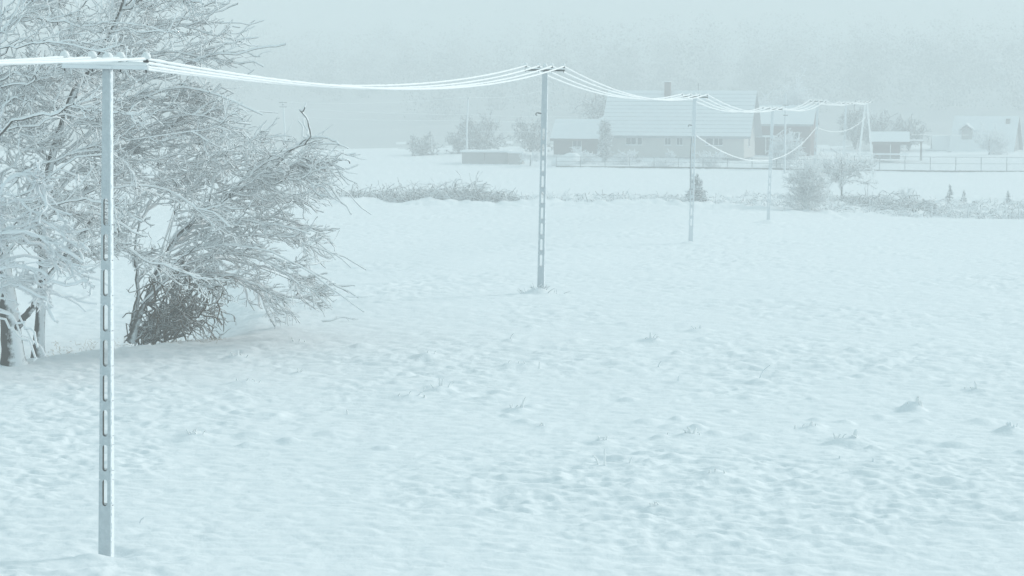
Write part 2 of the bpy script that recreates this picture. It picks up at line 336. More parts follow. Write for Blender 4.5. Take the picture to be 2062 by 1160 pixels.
# ------------------------------------------------------------------ utility poles
ARM = 1.45; INS = [-.69, -.22, .26, .69]
def pole(i):
    bx, by, d, tx, ty = LINE[i]
    labels = ['nearest frosted concrete pole with oblong slots, standing in front of the snowy tree',
              'second concrete pole with a hook bracket and a broken snow mound at its foot',
              'third concrete pole with a hanging cable, standing before the long-roofed house',
              'fourth concrete pole from the near one, alone at the lower field edge',
              'hazy concrete pole rising behind the round bare bush',
              'faint concrete pole between the bare bush and the two-legged pole']
    b0 = P(bx, by, d); t0 = P(tx, ty, d); H = t0.z-b0.z; lean = math.atan2(t0.x-b0.x, H)
    root = empty('utility_pole', b0, 0, labels[i], 'utility pole', 'concrete poles of the power line'); root.rotation_mode = 'ZYX'
    root.rotation_euler = (0, lean, 0)
    sub = root
    rot = Matrix.Rotation(-LAX, 4, 'Z')
    # shaft: I-shaped tapered concrete with slots cut right through
    sb = 0.30
    def hw(z): return (.110-.044*max(0, z)/H) if i == 0 else (.122-.026*max(0, z)/H)      # half width
    def hd(z): return .072-.014*max(0, z)/H
    lower = .77 if d < 200 else .77
    ns = 9; pitch = .565*H/8.0; sh = .43*H/8.0; z0 = H*(1-.882) if True else 0
    zs = []      # slot spans from the bottom
    for k in range(ns):
        c_ = H*(1130-987)/1005.0+k*pitch; zs.append((c_-sh/2, c_+sh/2))
    sw = .042
    bm = bmesh.new()
    # outline of front face with holes: build by horizontal bands
    def band(za, zb, hole):
        xs = [-hw(za), hw(za), hw(zb), -hw(zb)]
        def vx(x, y, z): return bm.verts.new((x, y, z))
        if not hole:
            f = [vx(-hw(za), -hd(za), za), vx(hw(za), -hd(za), za), vx(hw(zb), -hd(zb), zb), vx(-hw(zb), -hd(zb), zb)]
            g = [vx(-hw(za), hd(za), za), vx(hw(za), hd(za), za), vx(hw(zb), hd(zb), zb), vx(-hw(zb), hd(zb), zb)]
            for q in ((f[0], f[1], f[2], f[3]), (g[1], g[0], g[3], g[2]), (f[1], g[1], g[2], f[2]), (g[0], f[0], f[3], g[3])): bm.faces.new(q)
        else:
            n = 6; pts = []      # rounded slot outline, counter-clockwise from right-bottom
            r = sw; ca, cb = za+r, zb-r
            for k in range(n+1):
                a = math.pi+math.pi*k/n; pts.append((r*math.cos(a), ca+r*math.sin(a)))
            for k in range(n+1):
                a = math.pi*k/n; pts.append((r*math.cos(a), cb+r*math.sin(a)))
            def outer(x, z):   # matching outer points
                return x, z
            outp = []
            for k in range(n+1):
                tt = k/n
                if tt < .25: outp.append((-hw(za), ca-(ca-za)*tt*4))
                elif tt > .75: outp.append((hw(za), za+(ca-za)*(tt-.75)*4))
                else: outp.append((-hw(za)+2*hw(za)*(tt-.25)*2, za))
            for k in range(n+1):
                tt = k/n
                if tt < .25: outp.append((hw(zb), cb+(zb-cb)*tt*4))
                elif tt > .75: outp.append((-hw(zb), zb-(zb-cb)*(tt-.75)*4))
                else: outp.append((hw(zb)-2*hw(zb)*(tt-.25)*2, zb))
            m_ = len(pts)
            fi = [vx(p[0], -hd(p[1]), p[1]) for p in pts]; fo = [vx(p[0], -hd(p[1]), p[1]) for p in outp]
            gi = [vx(p[0]*(1+.030/r), hd(p[1]), p[1]+(.02 if p[1] > cb else (-.02 if p[1] < ca else 0))) for p in pts]; go = [vx(p[0], hd(p[1]), p[1]) for p in outp]
            for k in range(m_):
                j = (k+1) % m_
                for q in ((fo[k], fo[j], fi[j], fi[k]), (go[j], go[k], gi[k], gi[j])):
                    bm.faces.new(q)
                f = bm.faces.new((fi[k], fi[j], gi[j], gi[k])); f.material_index = 1
                a, b_ = outp[k], outp[j]
                if abs(abs(a[0])-hw(a[1])) < .012 and a[0]*b_[0] > 0 and abs(a[1]-b_[1]) > 1e-6:
                    bm.faces.new((fo[k], go[k], go[j], fo[j]))
    z = -sb
    for (a, b_) in zs:
        if a > z: band(z, a-.03, False)
        band(a-.03, b_+.03, True) if False else None
        # slot band with small margins
        band_a, band_b = a, b_
        band(a-.03, a, False)
        band(a, b_, True)
        z = b_
    nseg = 5
    zz = np.linspace(z, H, nseg+1)
    for a, b_ in zip(zz, zz[1:]): band(a, b_, False)
    f = [bm.verts.new((sx*hw(H), sy*hd(H), H)) for sx, sy in ((-1, -1), (1, -1), (1, 1), (-1, 1))]; bm.faces.new(f)
    bmesh.ops.remove_doubles(bm, verts=bm.verts[:], dist=.0004)
    # frost fringe on the weather-side edge
    rr = random.Random(5+i); 
    bm.transform(rot)
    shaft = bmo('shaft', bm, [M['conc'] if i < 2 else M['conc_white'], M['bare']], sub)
    bm = bmesh.new()
    nfr = 260 if i == 0 else (150 if i == 1 else 60)
    prev = None; zq = 0.0       # one jagged ribbon of rime along the weather-side edge
    while zq < H:
        x = hw(zq); y = -hd(zq); l = .004+.016*rr.random()**1.5
        cur = [bm.verts.new((x-.006, y-.005, zq)), bm.verts.new((x+l, y-.006+.02*rr.random(), zq)), bm.verts.new((x-.006, y+.06+.03*rr.random(), zq))]
        if prev:
            for a_, b_ in ((0, 1), (1, 2), (2, 0)): bm.faces.new((prev[a_], prev[b_], cur[b_], cur[a_]))
        else: bm.faces.new(cur[::-1])
        prev = cur; zq += H/nfr*(.5+rr.random())
    bm.faces.new(prev)
    bm.transform(rot); fr = bmo('rime_fringe', bm, M['snow'], shaft)
    # snow on the slot sills
    for a, b_ in zs:
        bm = bmesh.new(); lathe(bm, [(.038, 0), (.036, .012), (.02, .022)], 8, (0, 0, a+.012)); bm.transform(rot); bmo('slot_snow', bm, M['wire'], shaft)
    # snow cap
    bm = bmesh.new(); lathe(bm, [(.075, -.01), (.098, .03), (.095, .09), (.07, .15), (.03, .18)], 12, (0, 0, H))
    bm.transform(rot); bmo('snow_cap', bm, M['wire'], sub, True)
    # crossarm just below the top, in front of the shaft
    bm = bmesh.new(); za = H-.06; ya = -hd(H)-.045
    box(bm, -ARM/2, ARM/2, ya-.035, ya+.035, za-.03, za+.04, 0, .006)
    box(bm, -.13, .13, ya-.05, ya+.16, za-.02, za+.02)
    bm.transform(rot); arm = bmo('crossarm', bm, M['steel_rime'] if i == 0 else M['steel'], sub)
    bm = bmesh.new(); box(bm, -ARM/2+.01, ARM/2-.01, ya-.05, ya+.045, za+.04, za+.085+(.012 if i == 0 else 0), 0, .018)
    bm.transform(rot); bmo('arm_snow', bm, M['wire'], arm)
    for xi in INS:
        bm = bmesh.new()
        lathe(bm, [(.014, -.11), (.014, .05), (.045, .05), (.05, .075), (.032, .09), (.042, .11), (.03, .15)], 10, (xi, ya, za+.04))
        bm.transform(rot); ins = bmo('insulator', bm, M['insul'], sub, True)
        bm = bmesh.new(); s = 1.25 if i == 0 else 1.1
        lathe(bm, [(.03*s, .10), (.062*s, .115), (.06*s, .16), (.04*s, .20), (.012*s, .215)], 10, (xi, ya, za+.04))
        bm.transform(rot); bmo('snow_cap', bm, M['wire'], ins, True)
    if i in (1, 2):
        hzz = H*.80 if i == 1 else H*.8
        bm = bmesh.new(); hp = [(-hw(hzz), -.05, hzz), (-.17, -.05, hzz+.01), (-.27, -.05, hzz+.02), (-.30, -.05, hzz-.04), (-.26, -.05, hzz-.07)]
        v, q = tubes([curve_pts(hp, 12)], taper(1, 12, .022, .014), 6); v = np.array([rot @ Vector(a) for a in v])
        bm.free(); npmesh('hook_bracket', v, q, M['insul'], sub)
    if i == 2:
        pts = [(-.13, -.1, H*.72), (-.16, -.12, H*.6), (-.15, -.12, H*.5), (-.13, -.11, H*.42), (-.12, -.1, H*.36)]
        v, q = tubes([curve_pts(pts, 24)], taper(1, 24, .013, .013), 5); npmesh('down_cable', v, q, M['insul'], sub)
    bpy.context.view_layer.update()
    mw = Matrix.Translation(b0) @ Matrix.Rotation(lean, 4, 'Y') @ rot
    return [mw @ Vector((xi, ya, za+.15)) for xi in INS], mw, H
TIPS = []; PM = []
for i in range(6):
    tp, mw, H = pole(i); TIPS.append(tp); PM.append((mw, H))
# two-legged end pole
d7 = 256; b7 = P(1742, 358, d7); top7 = P(1743, 204, d7); H7 = top7.z-b7.z
root = empty('end_pole', b7, 0, 'two-legged terminal pole of the power line, legs spread apart', 'utility pole', None)
for s in (-1, 1):
    v, q = tubes([curve_pts([(s*1.0, 0, -.6), (s*.55, 0, H7*.5), (s*.08, 0, H7)], 8)], taper(1, 8, .15, .10), 8); npmesh('leg', v, q, M['wire'], root)
bm = bmesh.new(); box(bm, -.75, .75, -.2, -.12, H7-.12, H7-.02, 0, .01); bm.transform(Matrix.Rotation(-LAX, 4, 'Z')); bmo('crossarm', bm, M['steel'], root)
bm = bmesh.new(); box(bm, -.25, .25, -.06, .06, H7-1.1, H7-.98); bmo('brace', bm, M['conc'], root)
TIPS.append([b7+Matrix.Rotation(-LAX, 3, 'Z') @ Vector((x, -.16, H7+.05)) for x in INS])
ca = -math.sin(LAX)
T0 = [t+Vector((-math.tan(LAX)*40, -40, 1.15)) for t in TIPS[0]]
ALL = [T0]+TIPS
wl = ['snow-coated overhead wire running along the outermost left insulators of the poles', 'snow-coated overhead wire on the insulators just left of the pole tops',
      'snow-coated overhead wire on the insulators just right of the pole tops', 'snow-coated overhead wire along the outermost right insulators of the poles']
def sagline(a, b_, sag, n):
    t = np.linspace(0, 1, n)[:, None]; p = np.array(a)[None]*(1-t)+np.array(b_)[None]*t; p[:, 2] -= 4*sag*(t*(1-t))[:, 0]; return p
rngw = np.random.default_rng(3)
for k in range(4):
    seg = []
    for s, (a, b_) in enumerate(zip(ALL, ALL[1:])):
        p = sagline(a[k], b_[k], [.6, .66, .64, .66, .55, .4, .3][s]*(1+.05*rngw.normal()), 220 if s < 3 else 60); seg.append(p if s == 0 else p[1:])
    path = np.concatenate(seg); dd = path[:, 1]
    r = .022*(1+.22*gnoise(np.arange(len(path))*.31+.5, np.full(len(path), k*3.7), 2)+.10*rngw.normal(size=len(path)))+.00009*np.clip(dd, 0, 300)
    v, q = tubes([path], [r], 7); tag(npmesh('power_wire', v, q, M['wire']), wl[k], 'power line', 'snow-laden wires of the power line')
# lower cable: third pole to fifth pole and on
a = PM[2][0] @ Vector((.1, 0, PM[2][1]*.735)); b_ = PM[4][0] @ Vector((0, -.1, PM[4][1]*.73)); c_ = b7+Vector((0, 0, H7*.80))
m1 = sagline(a, b_, 2.15, 50); m2 = sagline(b_, c_, 1.0, 30)[1:]
v, q = tubes([np.concatenate([m1, m2])], [np.full(79, .034)], 7)
tag(npmesh('service_cable', v, q, M['wire']), 'thick snowy cable drooping low from the third pole past the fourth', 'cable')

# ------------------------------------------------------------------ trees on the left
def pxpath(pts, n, rng, dj=0, amp=.06, jit=0):
    """pts: (px, py, d)"""
    k = rng.normal(size=2)*jit
    L = len(pts)
    return wob(curve_pts([P(a+k[0]*(i/(L-1)), b_+k[1]*(i/(L-1)), d_+dj*(i/(L-1))**.8) for i, (a, b_, d_) in enumerate(pts)], n), amp, rng)
def loc(V, o): return V-np.array(o)[None]
def tree(name, label, basept, trunks, limbs, seed, mat_t, mat_c, variants=2, n2=12, n3=9, n4=4, l2=1.5, l3=.62, l4=.24, r=(.036, .024, .0175, .013), jit=28, dspread=2.2, bias=(.55, 0, -.12), group='bare snow-laden trees at the near field edge', keep_px=None):
    rng = np.random.default_rng(seed); b0 = P(*basept); b0.z = hz(b0.x, b0.y)
    root = empty(name, b0, 0, label, 'tree', group)
    tp = []
    for pts, r0, r1 in trunks:
        p = pxpath(pts, 26, rng, 0, .10); rad = np.linspace(r0, r1, 26)
        rad = rad*(1+.10*rng.normal(size=26).cumsum()/5).clip(.75, 1.3)
        if r0 > .1: rad[:3] *= np.array([1.5, 1.2, 1.07])
        tp.append(tubes([p], [rad], 12))
    v, q = merge(tp); npmesh('trunk', loc(v, b0), q, mat_t, root)
    L1 = []
    for pts in limbs:
        for k in range(variants):
            L1.append(pxpath(pts, 16, rng, dspread*rng.normal() if k else .4*rng.normal(), .26, jit if k else 4))
    for pts, r0, r1 in trunks: L1.append(pxpath(pts[len(pts)//3:], 16, rng, 0, .05))
    L1 = np.array(L1); parts = [tubes(L1[:len(limbs)*variants], taper(len(limbs)*variants, 16, r[0], r[1], rng, .25), 6)]
    bias = np.array(bias)
    def lim(p, *arrs):
        if keep_px is None: return (p,)+arrs
        qx = 1031+F*p[:, 0]/p[:, 1]; qy = 580-F*((p[:, 2]/p[:, 1]*CP+SP)/(CP-p[:, 2]/p[:, 1]*SP))
        ok = keep_px(qx, qy, rng); return (p[ok],)+tuple(a[ok] for a in arrs)
    s, dr, t_, i_ = spawn(L1, n2, rng, .12, .98, .75, .8); s, dr, t_ = lim(s, dr, t_)
    L2 = grow(s, dr+bias*.7, l2*(.35+.75*rng.random(len(s)))*(1.15-.6*t_), 8, rng, .19, bias*.7); parts.append(tubes(L2, taper(len(L2), 9, r[1]*1.1, r[2]*.9, rng, .25), 5))
    s, dr, t_, i_ = spawn(L2, n3, rng, .12, 1, .75, .75); s, dr, t_ = lim(s, dr, t_)
    L3 = grow(s, dr+bias*.4, l3*(.35+.9*rng.random(len(s)))*(1.15-.5*t_), 5, rng, .25, bias*.45); parts.append(tubes(L3, taper(len(L3), 6, r[2], r[3], rng, .2), 4))
    if n4:
        s, dr, t_, i_ = spawn(L3, n4, rng, .1, 1, .9, .6); s, dr, t_ = lim(s, dr, t_)
        L4 = grow(s, dr, l4*(.3+.9*rng.random(len(s))), 3, rng, .25, (0, 0, .1)); parts.append(tubes(L4, taper(len(L4), 4, r[3], r[3]*.75, rng, .2), 3))
    v, q = merge(parts); npmesh('crown', loc(v, b0), q, mat_c, root)
    return root, b0
# crown outline in the photo (right-hand edge for a given row), used to keep growth inside
_ey = [-300, 0, 60, 120, 150, 200, 240, 280, 310, 360, 400, 430, 480, 540, 600, 650, 700]
_ex = [430, 435, 490, 530, 480, 450, 500, 600, 690, 690, 640, 600, 670, 660, 690, 560, 460]
def keep(qx, qy, rng):
    e = np.interp(qy, _ey, _ex); return qx < e-50*rng.random(len(qx))+12
D = 60
tree('bare_tree', 'tall snow-laden tree whose slim trunk rises behind the nearest pole', (75, 722, 60.5),
     [([(75, 722, 60.5), (80, 640, 60.5), (88, 540, 60.6), (92, 420, 60.8), (108, 330, 61), (140, 230, 61), (162, 170, 61), (196, 125, 61), (250, 20, 61), (275, -90, 61)], .145, .06)],
     [[(108, 330, 61), (200, 300, 61.5), (300, 265, 62), (400, 235, 62), (500, 250, 62.5)],
      [(140, 230, 61), (220, 215, 61.5), (310, 190, 62), (400, 180, 62), (470, 190, 62.5)],
      [(92, 420, 60.8), (130, 360, 61), (200, 345, 61.5), (300, 290, 62), (385, 268, 62), (450, 240, 62)],
      [(108, 330, 61), (180, 260, 61.5), (250, 215, 62), (320, 205, 62), (420, 232, 62), (505, 264, 62)],
      [(140, 230, 61), (200, 190, 61), (280, 160, 62), (370, 120, 62), (470, 95, 62), (515, 75, 62)],
      [(162, 170, 61), (220, 110, 61), (300, 70, 62), (400, 40, 62), (470, 10, 62)],
      [(196, 125, 61), (260, 110, 62), (340, 90, 62), (440, 105, 62), (530, 128, 62)],
      [(250, 20, 61), (300, -10, 61), (370, -20, 61), (440, -15, 61)],
      [(196, 125, 61), (210, 60, 61), (230, -20, 61), (240, -120, 61)],
      [(162, 170, 61), (120, 90, 61), (90, 20, 61), (60, -80, 61)],
      [(140, 230, 61), (90, 190, 60), (50, 150, 60), (0, 175, 60), (-60, 190, 60)],
      [(108, 330, 61), (60, 270, 60), (10, 220, 60), (-60, 180, 59)],
      [(92, 420, 60.8), (150, 400, 60), (230, 380, 60), (310, 395, 61), (390, 430, 61), (450, 470, 61)],
      [(100, 380, 60.8), (180, 320, 61), (270, 320, 61), (370, 330, 62), (450, 320, 62)],
      [(88, 540, 60.6), (60, 470, 60), (30, 400, 60), (-20, 330, 60)],
      [(120, 290, 61), (160, 240, 62), (230, 260, 63), (330, 250, 63), (430, 215, 63)],
      [(150, 200, 61), (200, 150, 63), (260, 60, 63), (330, 10, 63), (390, -60, 63)]],
     11, M['bark'], M['twig'], variants=3, n2=9, n3=6, n4=2, keep_px=keep, bias=(.5, 0, -.05))
tree('bare_tree', 'thick-trunked snowy tree standing furthest towards the field corner', (28, 742, 58.5),
     [([(28, 746, 58.5), (24, 690, 58.5), (15, 620, 58.5), (5, 520, 58.5), (-10, 400, 58.5), (-20, 260, 58.5), (-10, 100, 58.5), (0, -60, 58.5)], .30, .10),
      ([(22, 680, 58.5), (45, 640, 58.2), (70, 598, 58), (105, 540, 58), (150, 480, 58), (190, 440, 58)], .10, .035)],
     [[(-10, 400, 58.5), (40, 330, 58), (110, 300, 58), (180, 290, 58), (260, 330, 58)],
      [(-20, 260, 58.5), (30, 200, 58), (100, 150, 58), (180, 130, 58)],
      [(-15, 170, 58.5), (0, 60, 58), (50, 35, 58), (110, 30, 58), (165, 50, 58), (250, 55, 58), (330, 60, 58)],
      [(-15, 170, 58.5), (50, 155, 58), (110, 135, 58), (160, 118, 58)],
      [(-10, 100, 58.5), (40, 30, 58), (80, -40, 58), (130, -120, 58)],
      [(5, 520, 58.5), (60, 450, 58), (130, 420, 58), (200, 430, 58), (280, 470, 58)],
      [(105, 540, 58), (180, 520, 58), (250, 500, 58), (330, 520, 58), (400, 560, 58)],
      [(-10, 400, 58.5), (30, 420, 58), (80, 400, 58), (150, 350, 58), (230, 350, 58)],
      [(-20, 260, 58.5), (60, 240, 57), (130, 220, 57), (220, 230, 57)],
      [(-10, 100, 58.5), (60, 80, 58), (140, 100, 58), (230, 140, 58)]],
     12, M['bark'], M['twig'], variants=2, n2=9, n3=6, n4=2, keep_px=keep, bias=(.4, 0, -.1))
THK = dict(r=(.045, .02, .0135, .0105))
tree('bare_tree', 'leaning snowy tree with a low spreading crown over a brown thicket', (264, 690, 64),
     [([(262, 692, 64), (275, 650, 64), (292, 610, 64), (312, 560, 64), (350, 490, 64), (410, 430, 64), (470, 390, 64)], .12, .05),
      ([(262, 690, 64), (272, 640, 64.3), (280, 590, 64.5), (270, 520, 64.5), (280, 440, 64.5)], .09, .035)],
     [[(410, 430, 64), (450, 402, 64), (500, 378, 64), (580, 355, 64), (640, 372, 64), (680, 400, 64), (708, 430, 64)],
      [(470, 390, 64), (510, 350, 64), (560, 330, 64), (610, 300, 64), (660, 290, 64), (698, 296, 64)],
      [(500, 378, 64), (545, 345, 64), (580, 330, 64), (640, 325, 64), (700, 322, 64)],
      [(545, 345, 64), (600, 310, 64), (612, 290, 64), (604, 262, 64), (600, 238, 64)],
      [(350, 490, 64), (420, 455, 64), (500, 450, 64), (590, 460, 64), (680, 488, 64)],
      [(312, 560, 64), (400, 510, 63), (480, 500, 63), (570, 520, 63), (650, 560, 63), (722, 604, 63)],
      [(312, 560, 64), (400, 530, 65), (500, 540, 65), (580, 570, 65), (640, 600, 65)],
      [(330, 520, 64), (420, 480, 63), (520, 470, 63), (610, 480, 63), (685, 520, 63)],
      [(292, 610, 64), (360, 560, 63), (440, 550, 63), (520, 580, 63), (560, 640, 63)],
      [(312, 560, 64), (350, 440, 65), (400, 370, 65), (460, 310, 65), (520, 280, 65)],
      [(280, 440, 64.5), (330, 380, 65), (400, 330, 65), (470, 300, 65), (560, 300, 65)],
      [(270, 520, 64.5), (240, 470, 64), (210, 430, 64), (180, 400, 64)],
      [(280, 440, 64.5), (300, 380, 65), (340, 320, 65), (390, 290, 65)],
      [(350, 490, 64), (420, 430, 66), (500, 410, 66), (580, 400, 66), (640, 425, 66)],
      [(410, 430, 64), (450, 370, 63), (500, 340, 63), (560, 345, 63), (620, 350, 63)]],
     13, M['bark'], M['twig'], variants=3, n2=9, n3=6, n4=2, keep_px=keep, bias=(.5, 0, -.13), jit=26)
# dense brown thicket at its foot
def thicket(seed, mat, name, label):
    rng = np.random.default_rng(seed); b0 = P(300, 688, 64.2); b0.z = hz(b0.x, b0.y)
    root = empty(name, b0, 0, label, 'bush')
    st = []
    for k in range(46):
        a = rng.random(); px0 = 258+60*rng.random()+30*(k % 3 == 0); ex = 300+150*rng.random()+30*(1-a); ey = 560+125*a**1.1
        dj = rng.normal()*1.1
        st.append(wob(curve_pts([P(px0, 688, 64.2), P(px0+.3*(ex-px0), 655-70*(1-a)*rng.random(), 64.2+.3*dj), P(px0+.7*(ex-px0), min(ey-25, 640), 64.2+.7*dj), P(ex, min(ey, 686), 64.2+dj)], 16), .5, rng))
    st = np.array(st)
    s, dr, t_, i_ = spawn(st, 6, rng, .2, 1, .9, .6); L2 = grow(s, dr+np.array([.2, 0, -.1]), .9*(.3+.8*rng.random(len(s))), 7, rng, .42, (.3, 0, -.6))
    s, dr, t_, i_ = spawn(L2, 2, rng, .1, 1, 1, .6); L3 = grow(s, dr, .35*(.3+.9*rng.random(len(s))), 4, rng, .35, (0, 0, -.3))
    npmesh('stems', loc(tubes(st, taper(len(st), 16, .03, .013, rng, .3), 5)[0], b0), tubes(st, taper(len(st), 16, .03, .013), 5)[1], mat, root)
    v, q = merge([tubes(L2, taper(len(L2), 8, .018, .011, rng, .3), 4), tubes(L3, taper(len(L3), 5, .012, .009), 3)])
    zf = base(v[:, 0], v[:, 1])+.03; v[:, 2] = np.maximum(v[:, 2], zf)
    npmesh('crown', loc(v, b0), q, mat, root)
thicket(5, M['twig_brown'], 'thicket_bush', 'dense tangled brown thicket bush at the foot of the leaning tree')
# whiter branches reaching in from a tree just beyond the frame
keepw = lambda qx, qy, rng: (qx < 205-50*rng.random(len(qx))) & (qy > 300) & (qy < 640-.25*np.abs(qx-120)-30*rng.random(len(qx)))
tree('frosted_tree', 'whitest, most heavily frosted branches, in front of the thick trunk', (-110, 770, 55.5),
     [([(-110, 775, 55.5), (-100, 680, 55.5), (-85, 580, 55.5), (-70, 480, 55.5), (-50, 400, 55.5)], .15, .05)],
     [[(-85, 620, 55.5), (-20, 590, 55.5), (40, 578, 55.5), (85, 596, 55.5), (120, 650, 55.5)],
      [(-85, 580, 55.5), (0, 560, 55.5), (60, 570, 55), (130, 590, 55), (190, 612, 55)],
      [(-75, 520, 55.5), (0, 470, 55), (70, 460, 55), (140, 500, 55), (175, 530, 55)],
      [(-70, 480, 55.5), (-10, 400, 55), (40, 350, 55), (70, 370, 55), (90, 420, 55)],
      [(-70, 480, 55.5), (10, 430, 55), (80, 420, 55), (150, 440, 55)],
      [(-85, 600, 55.5), (-20, 540, 55), (60, 530, 55), (140, 560, 55), (190, 580, 55)],
      [(-90, 640, 55.5), (-30, 630, 55), (20, 665, 55), (50, 690, 55), (68, 720, 55)],
      [(-90, 640, 55.5), (-20, 610, 55), (30, 640, 55), (60, 660, 55), (76, 700, 55)],
      [(-70, 480, 55.5), (20, 480, 54.5), (90, 500, 54.5), (160, 550, 54.5)]],
     14, M['bark'], M['twig_white'], variants=2, n2=6, n3=4, n4=3, l2=.9, l3=.45, l4=.16, r=(.04, .031, .025, .019), jit=20, dspread=1.0, keep_px=keepw, bias=(.35, 0, -.1), group=None)
# dead leaves and yellow grass under the thicket
rng = np.random.default_rng(8); n = 1100
px_ = 250+200*rng.random(n); dd = 64.3+1.0*rng.normal(size=n)*.6; px_[500:] = 90+170*rng.random(n-500); dd[500:] = 61.8+(px_[500:]-90)/170*2+6*rng.random(n-500)**2; xx = (px_-1031)/F*dd
s = np.stack([xx, dd, base(xx, dd)+micro(xx, dd)-.02], 1); dr = rng.normal(size=(n, 3))*.5+np.array([0, 0, .6])
g = grow(s, dr, .08+.16*rng.random(n), 3, rng, .3, (0, 0, -.8)); v, q = tubes(g, taper(n, 4, .006, .002), 3)
o = npmesh('dry_grass', v, q, M['drygrass']); o['kind'] = 'stuff'; tag(o, 'straw-coloured dry grass under the brown thicket bush', 'grass')
# fallen branch
p0 = G(648, 648); p1 = G(712, 646)
rng = np.random.default_rng(31)
cp = curve_pts([p0+Vector((0, 0, .02)), p0.lerp(p1, .35)+Vector((0, 0, .05)), p0.lerp(p1, .65)+Vector((0, .1, .12)), p1+Vector((0, 0, .04))], 14)
s, dr, t_, i_ = spawn(np.array([cp]), 9, rng, .3, 1, .7, .8); tw = grow(s, dr+np.array([.1, 0, .2]), .12+.15*rng.random(len(s)), 4, rng, .3)
v, q = merge([tubes([cp], taper(1, 14, .035, .015), 6), tubes(tw, taper(len(tw), 5, .013, .008), 4)])
for k in range(1): pass
b0 = p0; root = empty('fallen_branch', b0, 0, 'small fallen branch lying alone on the snow beyond the branch tips', 'branch')
npmesh('stem', loc(v, b0), q, M['twig'], root)

# ------------------------------------------------------------------ tufts and stalks
rng = np.random.default_rng(77)
for tf, p in zip(TUFTS, _td):
    zg = hz(p.x, p.y); parts = []; k = 0
    st = list(tf[4])
    for j in range(3 if tf[5] == 'grass_tuft' else 0):
        st.append((rng.normal()*tf[3]*.4, rng.normal()*.05, .04+.05*rng.random(), rng.normal()*.8, .008+.006*rng.random()))
    for dx, dy, h, ln, th in st:
        x, y = p.x+dx, p.y+dy-.05; z = hz(x, y)-.03
        pts = [(x, y, z), (x+ln*h*.35, y, z+.03+h*.55), (x+ln*h*(.9+.2*rng.random()), y+rng.normal()*.02, z+.03+h)]
        parts.append(tubes([curve_pts(pts, 7)], [np.array([1.5, 1.2, 1.1, 1.05, 1, .9, .5])*th*1.6], 6))
    o = empty(tf[5], (p.x, p.y, zg))
    for v, q in parts: npmesh('stalk' if tf[5] == 'dead_stalk' else 'blade', loc(v, (p.x, p.y, zg)), q, M['straw'] if 'dark' in tf[6] or 'thin' in tf[6] else M['wire'], o)
    tag(o, tf[6], 'grass tuft' if tf[5] == 'grass_tuft' else 'stalk', 'grass tufts poking through the snow' if tf[5] == 'grass_tuft' else 'dead stalks in the snow')

# broken snow rim round the second pole's foot
p = P(1089, 588, 78.2)
rng = np.random.default_rng(4); n = 26
s = np.stack([p.x+rng.normal(size=n)*.35, p.y-.25+rng.normal(size=n)*.15, np.zeros(n)], 1); s[:, 2] = base(s[:, 0], s[:, 1])+micro(s[:, 0], s[:, 1])-.03
g = grow(s, np.stack([rng.normal(size=n)*.9, rng.normal(size=n)*.3, .8*np.ones(n)], 1), .15+.2*rng.random(n), 4, rng, .2, (0, 0, -.5))
o = empty('grass_tuft', p)
for gk in g:
    v, q = tubes([gk], taper(1, 5, .018, .006), 4); npmesh('blade', loc(v, p), q, M['straw'], o)
tag(o, 'ragged grass blades round the foot of the second pole', 'grass tuft', 'grass tufts poking through the snow')

# ------------------------------------------------------------------ hedge bank vegetation between the fields
def strip(name, label, px0, px1, n, hfun, mat, seed, dfun, width=5, cat='undergrowth'):
    rng = np.random.default_rng(seed); px = px0+(px1-px0)*rng.random(n); d_ = dfun(px)+width*(rng.random(n)-.2)
    h = hfun(px)*(.4+.8*rng.random(n)); x = (px-1031)/F*d_
    s = np.stack([x, d_, base(x, d_)-.05], 1); dr = np.stack([rng.normal(size=n)*.8, rng.normal(size=n)*.6, .9*np.ones(n)], 1)
    g = grow(s, dr, h*1.5, 5, rng, .3, (.35, 0, -2.0)); g[..., 2] = np.maximum(g[..., 2], base(g[..., 0], g[..., 1])-.05)
    v, q = tubes(g, taper(n, 6, .040, .026, rng, .3), 3); o = npmesh(name, v, q, mat); o['kind'] = 'stuff'; tag(o, label, cat); return o
def lowd(px): return np.interp(px, [400, 1100, 1500, 1700, 1850, 2100], [189, 190, 191, 187, 183, 180])
strip('bramble_undergrowth', 'dark snowy bramble strip along the far edge of the field, beyond the tree tips', 480, 1050, 8000, lambda p: np.interp(p, [480, 600, 760, 900, 960, 1050], [1.0, 1.0, 1.15, 1.8, 1.7, .6]), M['bramble'], 41, lowd, 4)
strip('frosted_undergrowth', 'pale frosted weeds along the ditch between the second and fourth poles', 1000, 1560, 4300, lambda p: np.interp(p, [1000, 1100, 1300, 1400, 1560], [.5, .6, .65, .4, .6]), M['straw'], 42, lambda p: lowd(p)+3, 12)
strip('frosted_undergrowth', 'tall pale frosted weeds on the bank before the garden fence', 1500, 2130, 8500, lambda p: np.interp(p, [1500, 1700, 2130], [.6, .7, .8]), M['straw'], 43, lowd, 22)
strip('bramble_undergrowth', 'dark bramble mound on the bank near the two-legged pole', 1690, 1900, 3600, lambda p: np.interp(p, [1690, 1780, 1850, 1900], [.8, 1.4, 1.5, .5]), M['bramble'], 44, lambda p: lowd(p)+np.interp(p, [1690, 1900], [8, 1]), 9)

